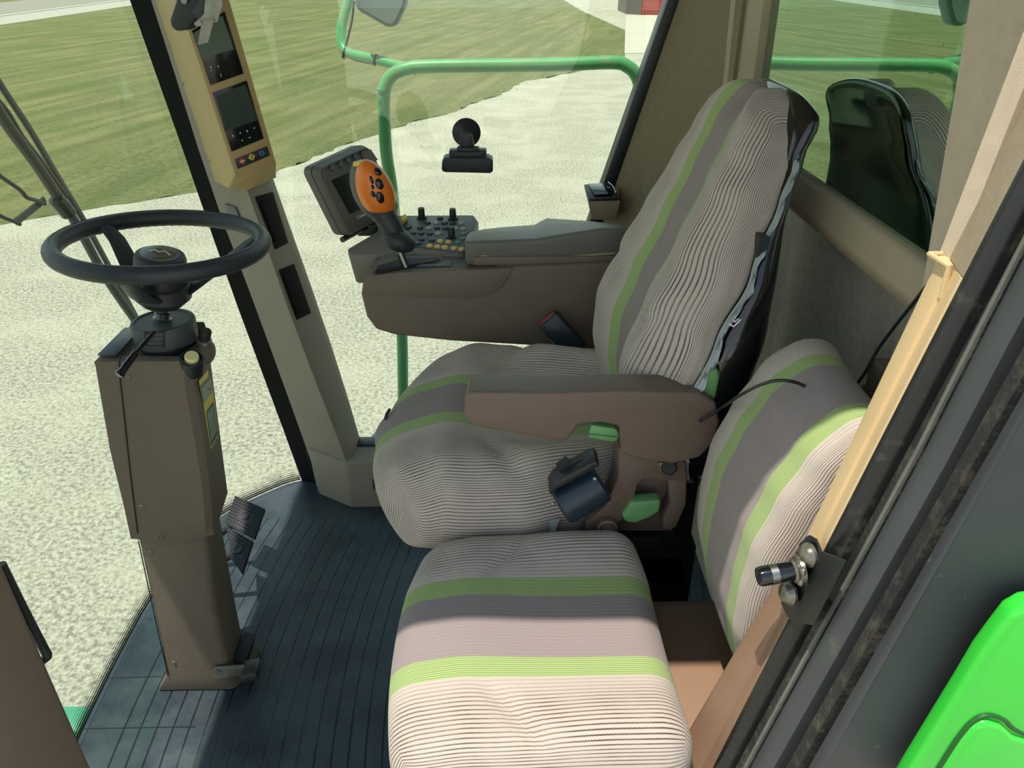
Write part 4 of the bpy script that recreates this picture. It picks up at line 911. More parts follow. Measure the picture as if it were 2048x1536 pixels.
for x, y in ((1248, 806), (1567, 816), (1553, 1006)):
    p = on_pod(600+x/S, 280+y/S, .002); bm = B(); lathe(bm, [(.0125, 0), (.0125, .003), (.0085, .0045), (.0078, .024), (.0070, .026), (0, .026)], p, (0, -.05, 1), 20); o = obj('rotary_knob', bm, M['black'], con)
bm = B(); p = [on_pod(u, v, .001) for u, v in [(800, 446), (812, 434), (824, 456), (814, 462)]]; prism(bm, p, [q+kn*.004 for q in p], bev=.001); rk = obj('switch_base', bm, M['black'], con)
bm = B(); p = [on_pod(u, v, .004) for u, v in [(801, 444), (812, 437), (816, 446), (806, 453)]]; prism(bm, p, [q+kn*.010 for q in p], bev=.002); obj('rocker', bm, M['yellow'], rk)
# padded armrest on the console
st_ = [((929, 484), (950, 462), (940, 527)), ((960, 483), (958, 456), (950, 534)), ((1000, 482), (1000, 452), (1000, 532)), ((1073, 479), (1084, 447), (1072, 530)), ((1100, 474), (1106, 434), (1100, 529)), ((1202, 458), (1190, 440), (1185, 528)), ((1250, 458), (1260, 445), (1240, 528))]
L = []
for nt, ft, nb_ in st_:
    a = P(*nt, Y=1.600); f = P(*ft, Y=1.79); b_ = P(*nb_, Y=1.605); b_.x = a.x; f.x = a.x+.004
    L.append([b_, b_.lerp(a, .55), a+Vector((0, .0, -.006)), a+Vector((0, .007, .0)), a.lerp(f, .5)+Vector((0, 0, .004)), f+Vector((0, -.01, 0)), f+Vector((0, 0, -.008)), Vector((a.x, 1.79, b_.z))])
bm = B(); prism(bm, L[0], L[-1], mid=L[1:-1], bev=.003); pad = obj('armrest_pad', bm, mat('armrest_pad', srgb(106, 105, 98), .42, bump=.4, bscale=600), con, angle=50)
bm = B(); A = [P(u, v, Y=1.6045) for u, v in [(963, 511), (1030, 515), (1110, 514), (1190, 509), (1230, 506)]]; tube(bm, smooth_path(A, 4), .0024, 6); obj('edge_piping', bm, mat('piping_beige', srgb(170, 164, 120), .5), pad)
bm = B(); outline(bm, [(946, 514), (1240, 512), (1240, 531), (946, 531)], 1.598, 1.75, bev=.003); obj('pad_base', bm, M['brown'], con)

# joystick
js = thing('control_lever', 'orange and black multifunction lever standing in the console gate', 'lever', P(811, 531, Y=1.615))
bm = B(); cyl(bm, P(812, 534, Y=1.612), P(790, 480, Y=1.622), .0085, 16); obj('rod', bm, mat('dark_chrome', srgb(120, 124, 120), .2, metal=1.0), js)
bm = B(); ea = (P(725, 330, Y=1.63)-P(765, 430, Y=1.63)).normalized(); eb = Vector((0, 1, 0)); ebx = ea.cross(eb).normalized()
Rj = Matrix(((ebx.x, eb.x, ea.x), (ebx.y, eb.y, ea.y), (ebx.z, eb.z, ea.z)))
bm = B()
pth = [P(748, 400, Y=1.64), P(768, 430, Y=1.635), P(782, 452, Y=1.63), P(792, 472, Y=1.628), P(797, 484, Y=1.626)]
tube(bm, smooth_path(pth, 5), [interp(i/20, [(0, .030), (.35, .025), (.7, .023), (1, .028)]) for i in range(21)], 20); obj('grip', bm, M['softblack'], js)
bm = B(); ellipsoid(bm, P(797, 480, Y=1.625), (.039, .034, .024), 24, 14, rot=rot_from((.9, 0, -.42), (0, 1, 0)).to_3x3()); obj('hand_rest', bm, M['softblack'], js)
bm = B(); ellipsoid(bm, P(741, 380, Y=1.655), (.040, .036, .066), 28, 18, rot=Rj); obj('head_back', bm, mat('lever_back', srgb(74, 80, 82), .4), js)
bm = B(); hc = P(749, 377, Y=1.632); ellipsoid(bm, hc, (.0385, .034, .0625), 32, 20, rot=Rj)
for v in bm.verts:
    l = Rj.transposed() @ (v.co-hc); l.x *= 1-.12*(l.z/.06); v.co = hc+Rj @ l
head = obj('orange_head', bm, M['orange'], js)
def on_head(u, v):
    r = P(u, v, D=1)-CC; T_ = Rj.transposed(); o = T_ @ (CC-hc); d = T_ @ r; s = Vector((1/.0385, 1/.034, 1/.0625)); o = Vector((o.x*s.x, o.y*s.y, o.z*s.z)); d = Vector((d.x*s.x, d.y*s.y, d.z*s.z))
    a, b_, c = d.dot(d), 2*o.dot(d), o.dot(o)-1; di = b_*b_-4*a*c; t = (-b_-math.sqrt(max(di, 0)))/(2*a); p = CC+r*t
    l = T_ @ (p-hc); n = (Rj @ Vector((l.x*s.x**2, l.y*s.y**2, l.z*s.z**2))).normalized(); return p, n
for u, v, a, b_ in [(756, 343, .0085, .009), (759, 368, .0085, .012), (760, 395, .0085, .013), (743, 360, .0035, .009), (745, 374, .0035, .005), (746, 388, .0045, .007)]:
    p, n = on_head(u, v); bm = B(); R2 = rot_from(n, ea).to_3x3(); ellipsoid(bm, p, (.0045, b_, a), 14, 8, rot=R2); obj('thumb_button', bm, M['gloss'], head)
bm = B(); box(bm, P(718, 327, Y=1.632), (.024, .016, .009), rot=rot_from((1, 0, .10), (0, 1, 0)).to_3x3(), bev=.003); obj('top_button', bm, M['yellow'], js)

# monitor
mon = thing('console_monitor', 'small grey monitor with five round keys mounted left on the console', 'monitor', P(745, 455, Z=.955))
c = {'TL': P(636, 340, Z=1.128), 'TR': P(738, 292, Z=1.13), 'BR': P(800, 418, Z=.965), 'BL': P(700, 471, Z=.96)}
e1 = (c['BR']-c['BL']); e2 = ((c['TL']-c['BL'])+(c['TR']-c['BR']))/2; mn = e1.cross(c['TL']-c['BL']).normalized(); mn = mn if mn.dot(CC-c['BL']) > 0 else -mn
_r = P(738, 292, D=1)-CC; c['TR'] = CC+_r*((c['BL']-CC).dot(mn)/_r.dot(mn)); e2 = ((c['TL']-c['BL'])+(c['TR']-c['BR']))/2
def mp(s, t, h=0.0): return c['BL'].lerp(c['BR'], s).lerp(c['TL'].lerp(c['TR'], s), t)+mn*h
def rq(s0, t0, s1, t1, rs, rt, h, n=5):
    o = []
    for (cx_, cy_, a0) in ((s1-rs, t1-rt, 0), (s0+rs, t1-rt, 90), (s0+rs, t0+rt, 180), (s1-rs, t0+rt, 270)):
        for k in range(n): a = math.radians(a0+90*k/(n-1)); o.append(mp(cx_+rs*math.cos(a), cy_+rt*math.sin(a), h))
    return o
bm = B(); prism(bm, rq(.06, .06, .94, .94, .10, .10, -.055), rq(-.0, -.0, 1.0, 1.0, .10, .10, .0), mid=[rq(-.03, -.03, 1.03, 1.03, .11, .11, -.040), rq(-.03, -.03, 1.03, 1.03, .11, .11, -.012)]); case = obj('case', bm, M['bezel'], mon)
bm = B(); prism(bm, rq(-.033, -.033, 1.033, 1.033, .11, .11, -.020), rq(-.033, -.033, 1.033, 1.033, .11, .11, -.018)); obj('case_seam', bm, M['dark'], case)
def mon_uv(u, v):
    r = P(u, v, D=1)-CC; p = CC+r*((c['BL']-CC).dot(mn)/r.dot(mn)); return p
scr = [mon_uv(u, v) for u, v in [(662, 359), (700, 428), (776, 392), (737, 325)]]
bm = B(); prism(bm, [p+mn*.0002 for p in scr], [p+mn*.001 for p in scr]); obj('screen', bm, M['screen'], mon)
hd = [mon_uv(u, v) for u, v in [(643, 343), (646, 368), (757, 319), (742, 297)]]
cen = sum(hd, Vector())/4
bm = B(); prism(bm, [cen.lerp(p, .97) for p in hd], [cen.lerp(p, .95)+mn*.003 for p in hd], bev=.0015); hdo = obj('key_strip', bm, M['bezel'], mon)
for u, v in [(662, 335), (679, 328), (694, 321), (708, 314), (723, 309)]:
    p = mon_uv(u, v)+mn*.003; bm = B(); lathe(bm, [(.0078, -.001), (.0076, .0018), (.0066, .0028), (0, .0028)], p, mn, 20); ko = obj('round_key', bm, M['bezel'], hdo); bm = B(); lathe(bm, [(.0094, -.001), (.0094, .0004), (.0078, .0004)], p, mn, 20, cap=False); obj('key_gap', bm, M['dark'], ko) if False else obj('key_gap', bm, M['dark'], hdo)
bm = text_bm('Comm', .013, .0003, frame(mon_uv(714, 439)+mn*.0008, e1, e2)); obj('lettering', bm, M['white'], mon, smooth=False)
bm = B(); A = [P(684, 478, Z=.955), P(690, 486, Z=.952), P(800, 434, Z=.962), P(797, 424, Z=.966)]; 
tube(bm, [c['BL']-e1*.05-e2.normalized()*.010-mn*.02, c['BR']-e2.normalized()*.008-mn*.02], .007, 8); box(bm, (c['BL']+c['BR'])/2-e2.normalized()*.018-mn*.03, (.05, .06, .03), bev=.003)
obj('mount', bm, M['black'], mon)

# ================================================================== DRIVER SEAT
ds = thing('driver_seat', 'large striped fabric driver seat with armrest, behind the smaller seat', 'seat', (.10, 1.25, .0))
RA = math.radians(-5.0); RC = Vector((.0, 1.25, 0))
def rz(p): x, y = p.x-RC.x, p.y-RC.y; return Vector((RC.x+x*math.cos(RA)-y*math.sin(RA), RC.y+x*math.sin(RA)+y*math.cos(RA), p.z))
def side_scale(y, keep, k):
    a = abs(y); return math.copysign(min(a, keep)+max(0, a-keep)*k, y)
def cush(q):
    x, y, z = q; a = abs(y); f = sst(.02, .25, -x); rr = sst(.0, .25, x)
    hw = interp(x, [(-.25, .228), (-.20, .265), (-.08, .275), (.04, .262), (.12, .235), (.25, .165)])
    yy = side_scale(y, .10, (hw-.10)/(.28-.10)) if a > .10 else y
    xx = x+.085*(a/.28)**2.6*f*(1-.45*max(0, -z)/.09*(1 if y < 0 else 0)) - .012*math.exp(-(y/.03)**2)*f
    zz = z
    t = (z+.09)/.18
    bol = math.exp(-((a-.205)/.055)**2)
    zz += t*(bol*(.010+.022*sst(-.10, .10, x)) - .018*sst(-.12, .05, x)*math.exp(-(y/.13)**2) - .030*sst(.10, .25, -x) + .008*math.exp(-((x+.09)/.05)**2))
    # crease where the rear side bolster begins
    cx_ = -.035+.55*(a-.13); zz -= t*.010*math.exp(-((x-cx_)/.016)**2)*sst(.10, .15, a)*(1-sst(.22, .27, a))
    if z < 0: xx = xx*(1-.03*(-z/.09)); yy *= 1-.05*(-z/.09)*(1+1.6*rr)
    return rz(Vector((.018+xx, 1.258+yy, .715+zz)))
bm = B(); pillow(bm, (.50, .56, .18), .075, (44, 56, 10), cush); cu_ = obj('seat_cushion', bm, M['fab'], ds, angle=80)
def dxf(h): return interp(h, [(.70, .27), (.74, .235), (.80, .195), (.88, .180), (.96, .184), (1.05, .214), (1.14, .256), (1.235, .296), (1.30, .322), (1.37, .350)])
def dhw(h): return interp(h, [(.70, .11), (.74, .15), (.80, .205), (.90, .240), (1.0, .245), (1.10, .222), (1.20, .185), (1.30, .150), (1.345, .133), (1.38, .10)])
def dth(h): return interp(h, [(.70, .092), (1.0, .096), (1.12, .100), (1.25, .094), (1.36, .080)])
def back(q):
    h = 1.03+q.x; y = q.y; a = abs(y); hw = dhw(h); keep = min(.068, hw*.50)
    kk = (hw-keep)/(.25-.085) if a > .085 else keep/.085
    yy = math.copysign(min(a, .085)*keep/.085+max(0, a-.085)*kk, y)
    low = 1-sst(.95, 1.30, h)
    rec = (.030+.022*low)*math.exp(-(y/.115)**2)
    t = (q.z+.055)/.11; th = dth(h)
    x = dxf(h)+.012+(1-t)*th+t*rec + t*(.035+.035*low)*sst(.17, .25, a)**1.3
    cz_ = 1.00+.6*(a-.10); x += t*.010*low*math.exp(-((h-cz_)/.018)**2)*sst(.10, .14, a)*(1-sst(.19, .23, a))
    x += .012*(a/.25)**2-.012*low
    if h > 1.30: x += .02*math.exp(-(y/.05)**2)*sst(1.30, 1.37, h)
    cyb = interp(h, [(.75, 1.238), (1.0, 1.243), (1.25, 1.262), (1.36, 1.268)])
    return Vector((x, cyb+yy, h-.010*math.exp(-(y/.05)**2)*sst(1.28, 1.37, h)-.045*(a/.25)**3*sst(1.22, 1.37, h)))
bm = B(); pillow(bm, (.68, .50, .11), .028, (56, 60, 8), back); bk_ = obj('backrest', bm, M['fab'], ds, angle=80)
def shell(q):
    h = 1.025+q.x; hw = min(dhw(min(h, 1.31))+.003, .242); yy = q.y/.25*hw
    cyb = interp(h, [(.75, 1.238), (1.0, 1.243), (1.25, 1.262), (1.36, 1.268)])
    fr = dxf(h)+dth(h)+.014*(abs(q.y)/.25)**2; re = max(fr+.024, interp(h, [(.70, .36), (.97, .385), (1.07, .403), (1.20, .420), (1.33, .432)]))
    return Vector((lerp(re, fr, (q.z+.03)/.06), cyb+yy, h-.030*abs(q.y/.25)**3*sst(1.22, 1.37, h)))
bm = B(); pillow(bm, (.69, .50, .06), .025, (40, 30, 4), shell); obj('back_shell', bm, M['gloss'], ds, angle=80)
# torn hem with clear film along the near edge
bm = B(); hem = [(1500, 163), (1528, 180), (1540, 196), (1563, 222), (1565, 262), (1558, 335), (1540, 410), (1516, 470), (1497, 515), (1482, 545), (1455, 600), (1428, 655), (1400, 705), (1376, 742), (1366, 768)]
hp = [back(Vector((lerp(.33, -.24, i/60), -.25, -.050)))+Vector((0, -.003, 0)) for i in range(61)]; rnd = random.Random(3); N_ = len(hp)
def hemf(s, t):
    i = min(int(s*(N_-1)), N_-1); wdt = (.003+.011*sst(.45, .9, s)+rnd.uniform(0, .003)) ; c = hp[i]
    return c+Vector((t*wdt-.004+rnd.uniform(-.001, .001), -.006+.004*math.sin(i*1.3+t*4)-.004*t, -.5*t*wdt))
rnd = random.Random(3); grid(bm, hemf, N_, 4); obj('torn_hem', bm, M['plastic_film'], ds, angle=30)
bm = B(); tube(bm, [p+Vector((-.002, -.002, 0)) for p in hp], .0035, 8); obj('hem_cord', bm, M['plastic_film'], ds)
# tag, symbol, zip
bm = B(); A = [P(u, v, Y=1.05) for u, v in [(1520, 473), (1542, 476), (1531, 520), (1512, 516)]]; A = [p+Vector((.0, .0, 0)) for p in A]; prism(bm, A, [p+Vector((.0, .03, 0)) for p in A]); obj('label', bm, M['softblack'], ds)
bm = B(); sy_ = 1.0
for pl in ([(1426, 648), (1434, 652), (1446, 640), (1443, 637), (1434, 645)], [(1423, 648), (1433, 654), (1448, 639)], [(1436, 633), (1437, 636)], [(1433, 639), (1434, 642)]): tube(bm, [P(u+34, v, Y=.985) for u, v in pl], .0008, 5)
obj('seat_symbol', bm, M['white'], ds)
bm = B(); zpts = [P(783, 838, Y=1.262)+Vector((-.012, 0, 0)), P(786, 828, Y=1.275)+Vector((-.012, 0, 0)), P(790, 818, Y=1.285)+Vector((-.010, 0, 0))]; tube(bm, zpts, .003, 6); obj('zip_pull', bm, M['black'], ds)
# near armrest
bm = B(); ar = [(940, 784), (930, 792), (928, 834), (942, 850), (1020, 866), (1112, 883), (1132, 883), (1145, 870), (1158, 850), (1200, 846), (1238, 853), (1241, 905), (1268, 918), (1345, 929), (1400, 916), (1428, 886), (1440, 845), (1432, 806), (1400, 786), (1240, 782), (1100, 786)]
A = [P(u, v, Y=.975) for u, v in ar]
Bq = [Vector((p.x+.004, 1.032, p.z)) for p in A]
prism(bm, A, Bq, bev=.012, seg=4)
for v in bm.verts:
    if v.co.z > .95: v.co.z += .0
arm_o = obj('armrest', bm, M['arm'], ds, angle=50)
bm = B(); outline(bm, [(1182, 850), (1233, 858), (1239, 868), (1237, 880), (1228, 886), (1180, 878), (1177, 872)], .985, 1.02, bev=.003)
outline(bm, [(1180, 870), (1234, 876), (1234, 880), (1180, 874)], .981, .99, bev=.001); obj('armrest_latch', bm, M['lime'], ds)
bm = B(); outline(bm, [(1237, 895), (1300, 912), (1372, 925), (1375, 968), (1290, 958), (1276, 968), (1268, 1000), (1248, 1040), (1200, 1064), (1172, 1066), (1170, 1048), (1210, 1012), (1236, 955)], 1.0, 1.04, bev=.004)
outline(bm, [(1336, 960), (1374, 960), (1372, 1010), (1352, 1056), (1326, 1060), (1326, 1040), (1340, 1005)], 1.0, 1.03, bev=.003)
outline(bm, [(1262, 950), (1350, 950), (1345, 1062), (1230, 1062)], 1.035, 1.05, bev=.002); obj('arm_support', bm, M['arm'], ds)
bm = B(); c_ = P(1213, 1050, Y=.998); lathe(bm, [(.017, 0), (.017, .010), (.0135, .012), (.0125, .009), (.010, .009), (.0095, .012), (0, .012)], c_, (0, -1, 0), 28); obj('pivot_boss', bm, M['arm'], ds)
bm = B(); outline(bm, [(1262, 1006), (1300, 1003), (1322, 1002), (1319, 1024), (1300, 1036), (1270, 1048), (1250, 1044), (1244, 1032)], 0.99, 1.015, bev=.004, seg=3); obj('height_lever', bm, M['lime'], ds)
bm = B(); outline(bm, [(1408, 742), (1436, 738), (1441, 752), (1432, 800), (1402, 800), (1400, 780)], .99, 1.02, bev=.005, seg=3); obj('recline_lever', bm, M['lime'], ds)
bm = B(); outline(bm, [(1318, 926), (1330, 926), (1330, 943), (1322, 940)], .996, 1.00); obj('green_tab', bm, M['lime'], ds)
bm = B(); cyl(bm, P(1338, 935, Y=1.0), P(1338, 935, Y=.990), .0125, 20, bev=.002); obj('dark_hole', bm, M['dark'], ds)  # dark disc for an open hole, its inner shade put into the colour
# pedestal
bm = B(); outline(bm, [(1000, 1030), (1330, 1040), (1380, 1100), (1380, 1180), (1000, 1130)], 1.08, 1.42, bev=.01)
box(bm, (.16, 1.25, .30), (.42, .34, .60), bev=.03); box(bm, (.33, 1.25, .80), (.06, .30, .5), bev=.02); box(bm, (.12, 1.25, .62), (.34, .40, .05), bev=.01); obj('pedestal', bm, M['dark'], ds)
# belt reel, buckle, torn tag
br_ = thing('belt_reel', 'dark navy seat belt reel with bracket at the near side of the driver seat', 'belt reel', P(1160, 1040, Y=.985))
bm = B(); a_, b_ = P(1120, 1012, Y=.985), P(1203, 962, Y=1.0); cyl(bm, a_, b_, .034, 32, bev=.004); obj('drum', bm, mat('navy_plastic', srgb(34, 48, 60), .35, bump=.1), br_)
bm = B(); outline(bm, [(1098, 985), (1108, 968), (1175, 930), (1192, 922), (1200, 932), (1112, 980), (1104, 992)], .965, 1.005, bev=.002); outline(bm, [(1112, 930), (1132, 915), (1142, 928), (1165, 918), (1175, 938), (1130, 962), (1120, 948)], .985, .99); obj('bracket', bm, M['black'], br_)
for u, v in ((1190, 958), (1106, 1008)):
    bm = B(); ellipsoid(bm, P(u, v, Y=.948), (.004, .003, .004), 10, 6); obj('rivet', bm, M['metal'], br_)
bm = B(); outline(bm, [(1098, 1042), (1120, 1038), (1114, 1052), (1110, 1068), (1100, 1068)], 1.0, 1.003); obj('webbing_end', bm, M['plastic_film'], br_)
bb = thing('belt_buckle', 'dark green seat belt buckle with red button between console and driver seat', 'buckle', P(1150, 700, Y=1.535))
ba, bb2 = P(1098, 640, Y=1.545), P(1152, 700, Y=1.53); dR = rot_from(bb2-ba, (0, 1, 0)).to_3x3()
bm = B(); box(bm, (ba+bb2)/2, ((bb2-ba).length+.01, .03, .052), rot=dR, bev=.006); obj('buckle_body', bm, mat('buckle_plastic', srgb(28, 44, 46), .4), bb)
bm = B(); box(bm, ba-dR@Vector((.006, 0, 0)), (.006, .02, .044), rot=dR, bev=.002); obj('release_button', bm, mat('buckle_red', srgb(130, 60, 50), .4), bb)
bm = B(); tube(bm, smooth_path([bb2, P(1175, 710, Y=1.52), P(1200, 740, Y=1.5), P(1215, 800, Y=1.5)], 4), .012, 8, sq=(1, .4)); obj('stalk', bm, M['dark'], bb)

# ================================================================== SMALL SEAT NEAREST THE DOOR
ts = thing('passenger_seat', 'small striped fabric seat nearest the door, partly in sunlight', 'seat', (.10, .78, 0))
def cush2(q):
    x, y, z = q; a = abs(y); f = sst(.0, .19, -x)
    t = (z+.06)/.12
    nar = interp(y, [(-.23, 1.02), (.10, 1.0), (.17, .97), (.215, .92)])
    xx = x*nar+.026*(a/.215)**2*f+ (.025*sst(.10, .215, y) if x > 0 else 0)*-.2
    zz = z+t*(.014*math.exp(-((a-.165)/.05)**2)*sst(-.06, .10, x)-.008*math.exp(-(y/.10)**2)*sst(-.1, .05, x)-.014*sst(.08, .19, -x))
    cx_ = -.06+.75*(a-.10); zz -= t*.006*math.exp(-((x-cx_)/.014)**2)*sst(.08, .12, a)*(1-sst(.17, .21, a))
    if z < 0: xx *= .96
    return Vector((.040+xx, .783+y, .662+zz))
bm = B(); pillow(bm, (.385, .43, .12), .045, (40, 46, 8), cush2); obj('seat_cushion', bm, M['fab2'], ts, angle=80)
def nxf(h): return interp(h, [(.60, .365), (.66, .335), (.72, .303), (.79, .286), (.85, .284), (.915, .290), (.985, .312), (1.04, .338), (1.08, .36)])
def back2(q):
    h = .865+q.x; y = q.y; a = abs(y)
    hw = interp(h, [(.62, .13), (.70, .165), (.78, .18), (.95, .180), (1.05, .172), (1.10, .160)])
    t = (q.z+.045)/.09
    x = nxf(h)+.004+(.045-q.z)*1.0+t*(.014*math.exp(-(y/.09)**2)*math.exp(-((h-.85)/.12)**2))+.02*(a/.18)**2
    Y_ = .797+y/.18*hw*.94
    if Y_ < .705: Y_ = .705-(.705-Y_)*.38
    return Vector((x, Y_, h))
bm = B(); pillow(bm, (.46, .36, .09), .043, (44, 40, 8), back2); obj('backrest', bm, M['fab2'], ts, angle=80)
bm = B(); box(bm, (.05, .78, .575), (.34, .38, .045), bev=.01); box(bm, (.08, .79, .28), (.26, .30, .56), bev=.02); obj('seat_base', bm, M['dark'], ts)
bm = B(); prism(bm, [Vector((.37, .68, .62)), Vector((.40, .68, .62)), Vector((.44, .68, .98)), Vector((.42, .68, .98))], [Vector((.37, .90, .62)), Vector((.40, .90, .62)), Vector((.44, .90, .98)), Vector((.42, .90, .98))], bev=.006); obj('back_frame', bm, M['dark'], ts)
bm = B(); box(bm, (.315, .82, .44), (.23, .28, .32), bev=.03, seg=4); sbx = obj('seat_riser', bm, M['browntrim']); tag(sbx, 'brown riser box below the small seat backrest', 'box')
# brown shelf box behind the small seat
sb = thing('shelf_box', 'dark brown moulded box on the rear wall behind the small seat', 'box', (.52, .9, .70))
bm = B(); A = [P(1640, 796, X=.57), P(1737, 716, X=.57), P(1752, 722, X=.57), P(1800, 770, X=.50), P(1790, 830, X=.50), P(1652, 806, X=.490)]
A = [P(u, v, X=.50) for u, v in [(1640, 797), (1730, 768), (1736, 720), (1745, 716), (1800, 770), (1800, 800)]]; prism(bm, A, [p+Vector((.10, 0, 0)) for p in A], bev=.003); obj('back_panel', bm, M['brown'], sb)
bm = B(); box(bm, (.55, .82, .90), (.10, .30, .10), bev=.01); obj('box_body', bm, mat('box_dark', srgb(46, 40, 34), .6), sb)

# ================================================================== CABLES, BOX ON THE PILLAR, PHONE MOUNT
bm = B(); cp_ = [P(2075, 318, Y=.70), P(2048, 345, Y=.70), P(2000, 392, Y=.72), P(1940, 445, Y=.76), P(1905, 490, X=.49), P(1880, 535, X=.488), P(1862, 560, X=.488), P(1830, 602, X=.49), P(1790, 652, X=.50), P(1755, 700, X=.50), P(1728, 748, X=.49), P(1700, 785, X=.48), P(1680, 812, X=.475), P(1668, 840, X=.47)]
tag(obj('cable', bm if not tube(bm, smooth_path(cp_, 6), .0022, 8) else bm, M['black']), 'black cable running down the rear wall behind the tan post cover', 'cable')
bm = B(); cp_ = [P(1400, 842, Y=.975), P(1408, 838, Y=.965), P(1440, 818, Y=.958), P(1480, 791, X=.308), P(1520, 770, X=.322), P(1557, 761, X=.338), P(1595, 766, X=.362), P(1625, 784, X=.395), P(1650, 810, X=.42), P(1670, 836, X=.43)]
tube(bm, smooth_path(cp_, 6), .0022, 8); tag(obj('cable', bm, M['black']), 'black cable draped over the top of the small seat backrest', 'cable')
bx = thing('ashtray', 'small beige box with glossy black lid on the far rear pillar', 'ashtray', P(1210, 440, Y=2.0))
bm = B(); prism(bm, [P(1183, 440, Y=1.98), P(1232, 440, Y=1.98), P(1236, 425, Y=2.06), P(1190, 425, Y=2.06)], [P(1176, 404, Y=1.97), P(1241, 402, Y=1.97), P(1236, 372, Y=2.06), P(1168, 374, Y=2.06)], bev=.003); obj('box_body', bm, M['sill'], bx)
bm = B(); A = [P(1178, 402, Y=1.969), P(1240, 400, Y=1.969), P(1225, 371, Y=2.065), P(1168, 373, Y=2.065)]; prism(bm, A, [p+Vector((0, 0, .006)) for p in A], bev=.0015); lid = obj('lid', bm, M['black'], bx)
bm = B(); A = [P(1189, 396, Y=1.98), P(1226, 395, Y=1.98), P(1214, 373, Y=2.055), P(1176, 374, Y=2.055)]; prism(bm, [p+Vector((0, 0, .006)) for p in A], [p+Vector((0, 0, .010)) for p in A], bev=.001); obj('glossy_flap', bm, M['gloss'], lid)
bm = B(); tube(bm, smooth_path([P(1216, 372, Y=2.05)+Vector((0, 0, .011)), P(1226, 382, Y=2.02)+Vector((0, 0, .011)), P(1231, 395, Y=1.985)+Vector((0, 0, .011))], 4), .0016, 6); obj('finger_rim', bm, M['chrome'], lid)
pm = thing('suction_mount', 'black suction cup holder stuck on the far side window', 'phone holder', P(934, 346, Y=2.05))
bm = B(); lathe(bm, [(.036, 0), (.0375, .003), (.034, .006), (.020, .014), (.010, .022), (0, .022)], P(933, 265, Y=2.098), (0, -1, 0), 40); obj('suction_cup', bm, M['black'], pm)
bm = B(); tube(bm, [P(934, 265, Y=2.078), P(935, 285, Y=2.06), P(937, 312, Y=2.052)], [.010, .013, .016], 12); outline(bm, [(922, 268), (944, 268), (950, 302), (918, 302)], 2.045, 2.065, bev=.003); obj('neck', bm, M['black'], pm)
bm = B(); outline(bm, [(898, 301), (973, 300), (973, 328), (898, 328)], 2.035, 2.070, bev=.004); outline(bm, [(914, 296), (958, 296), (960, 305), (912, 305)], 2.032, 2.06, bev=.003); obj('clamp', bm, M['black'], pm)
bm = B(); outline(bm, [(884, 322), (890, 316), (978, 316), (986, 322), (986, 344), (980, 347), (888, 345), (883, 341)], 2.02, 2.075, bev=.005, seg=3); obj('cradle', bm, M['softblack'], pm)

# ================================================================== OUTSIDE THE FAR WINDOW: RAIL, MIRROR, WIPER, PLATFORM
hr = thing('hand_rail', 'green tube handrail outside the far side window', 'handrail', P(805, 870, Y=2.35))
bm = B(); YR = 2.35
rp_ = [P(806, 900, Y=YR), P(805, 700, Y=YR), P(797, 560, Y=YR), P(786, 400, Y=YR), P(772, 300, Y=YR), P(768, 210, Y=YR), P(771, 175, Y=YR), P(785, 150, Y=YR), P(815, 137, Y=YR), P(860, 133, Y=YR), P(1000, 131, Y=YR), P(1120, 129, Y=YR), P(1225, 125, Y=YR), P(1255, 133, Y=YR), P(1273, 152, Y=YR), P(1283, 190, Y=YR), P(1290, 260, Y=YR), P(1300, 500, Y=YR)]
tube(bm, smooth_path(rp_, 6), .0185, 20); obj('tube', bm, M['rail'], hr)
bm = B(); c = P(767, 181, Y=YR); cyl(bm, c-Vector((0, 0, .003)), c+Vector((.001, 0, .004)), .0205, 24); obj('clamp_ring', bm, M['teal'], hr)
ma = thing('mirror', 'grey outside mirror on a green bent arm at the top of the handrail', 'mirror', P(770, 130, Y=2.4))
bm = B(); mpth = [P(830, 140, Y=2.37), P(800, 132, Y=2.40), P(745, 118, Y=2.44), P(702, 108, Y=2.48), P(688, 98, Y=2.50), P(682, 75, Y=2.52), P(685, 45, Y=2.54), P(695, 10, Y=2.56), P(710, -40, Y=2.58)]
tube(bm, smooth_path(mpth, 5), .0145, 16); obj('mirror_arm', bm, M['rail'], ma)
bm = B(); ml = [(712, -60), (708, 5), (715, 22), (772, 54), (786, 56), (796, 48), (812, 12), (818, -20), (822, -60)]
outline(bm, ml, 2.40, 2.46, bev=.012, seg=3); obj('mirror_head', bm, mat('mirror_case', srgb(110, 126, 122), .5), ma)
bm = B(); outline(bm, [(720, -60), (716, 5), (722, 17), (773, 46), (783, 47), (790, 41), (804, 10), (809, -20), (813, -60)], 2.397, 2.401); obj('mirror_glass', bm, mat('mirror_face', srgb(128, 142, 140), .12, metal=.3), ma)
bm = B(); tube(bm, smooth_path([P(708, 2, Y=2.50), P(704, 40, Y=2.50), P(696, 75, Y=2.50), P(690, 98, Y=2.49), P(692, 110, Y=2.48), P(715, 121, Y=2.46), P(752, 128, Y=2.43)], 5), .0035, 8); obj('wire', bm, M['rubber'], ma)
for u, v, y in [(690, 106, 2.49), (751, 120, 2.435)]:
    bm = B(); cyl(bm, P(u-3, v-1, Y=y), P(u+3, v+1, Y=y), .017, 16); obj('cable_tie', bm, M['black'], ma)
pf = thing('outside_platform', 'faded green platform edge outside the far side window', 'platform', (-.2, 2.3, -.1))
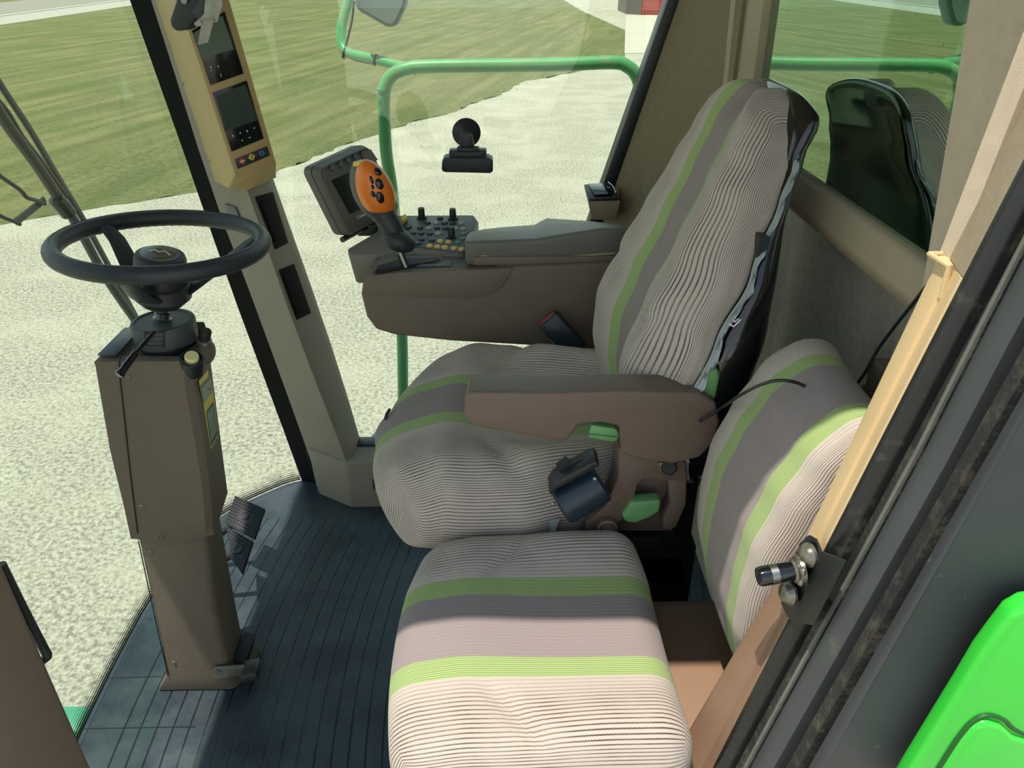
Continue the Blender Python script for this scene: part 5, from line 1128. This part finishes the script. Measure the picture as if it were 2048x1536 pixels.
bm = B(); A = [P(738, 884, Y=2.2), P(790, 832, Y=2.4)]; q = [Vector((P(735, 880, Z=.02).x, P(735, 880, Z=.02).y, .02)), P(782, 828, Z=.02), Vector((.6, P(782, 828, Z=.02).y, .02)), Vector((.6, 2.2, .02)), Vector((P(735, 880, Z=.02).x, 2.2, .02))]
prism(bm, q[:4]+q[4:], [p-Vector((0, 0, .04)) for p in q], bev=.004); obj('deck', bm, M['teal'], pf)
bm = B(); box(bm, (.55, 2.42, -.9), (.06, .06, 1.72)); obj('leg', bm, M['teal'], pf)
wi = thing('windscreen_wiper', 'long dark wiper arm and blade outside the windscreen behind the steering wheel', 'wiper', P(280, 650, X=-1.08))
XWp = lambda z: -.985-.20*z*.0
def wp(u, v, o=0.0):
    p = P(u, v, X=-1.10); z = p.z; return P(u, v, X=-(1.02+.16*z)-o)
bm = B(); tube(bm, smooth_path([wp(-60, 110)+(wp(-60, 110)-wp(0, 228)).normalized()*.55, wp(-60, 110), wp(0, 228), wp(70, 325), wp(110, 385), wp(133, 415)], 5), .014, 10); tube(bm, smooth_path([wp(133, 415), wp(165, 470), wp(215, 560), wp(290, 668)], 5), .0125, 10); obj('wiper_arm', bm, M['rubber'], wi)
bm = B(); tube(bm, smooth_path([wp(112, 398), wp(125, 412), wp(138, 428)], 4), .021, 10); obj('arm_hinge', bm, M['black'], wi)
bm = B(); tube(bm, smooth_path([wp(-40, 95, .02)+(wp(-40, 95, .02)-wp(0, 168, .02)).normalized()*.55, wp(-40, 95, .02), wp(0, 168, .02), wp(60, 260, .02), wp(110, 345, .02), wp(158, 425, .02), wp(200, 500, .02), wp(275, 640, .02)], 5), .0075, 8, sq=(1, 1.4)); obj('wiper_blade', bm, M['rubber'], wi)
bm = B(); tube(bm, smooth_path([wp(-10, 195, .01), wp(15, 225, .01), wp(45, 275, .01), wp(80, 320, .01), wp(115, 370, .01), wp(133, 395, .01)], 5), .0075, 8); obj('blade_link', bm, M['rubber'], wi)
bm = B(); tube(bm, [wp(32, 444, .01), wp(88, 400, .01)], .010, 8, sq=(1, .5)); tube(bm, smooth_path([wp(-20, 335), wp(0, 352), wp(40, 380), wp(52, 394), wp(70, 400), wp(90, 408)], 4), .0055, 8); tube(bm, smooth_path([wp(-20, 420), wp(5, 434), wp(28, 443), wp(40, 449)], 4), .005, 8); obj('washer_bracket', bm, M['rubber'], wi)
# green body of the machine below the windscreen
hd_ = thing('feeder_house', 'green machine front below the windscreen at the bottom left', 'machine part', (-1.25, 1.2, -1.0))
bm = B(); A = [P(120, 1418, Z=-.35), P(175, 1408, Z=-.35), P(200, 1440, Z=-.35), P(160, 1560, Z=-.35), P(90, 1560, Z=-.35)]
box(bm, (A[1].x-.12, A[1].y-.28, -.62), (.34, .50, .5), bev=.04); obj('cover', bm, M['green'], hd_)
bm = B(); box(bm, (A[1].x-.12, A[1].y-.05, -.42), (.30, .10, .16), bev=.03); obj('top_guard', bm, M['teal'], hd_)
bm = B(); box(bm, (A[1].x-.10, A[1].y-.28, -1.3), (.2, .3, .93)); obj('frame', bm, M['dark'], hd_)
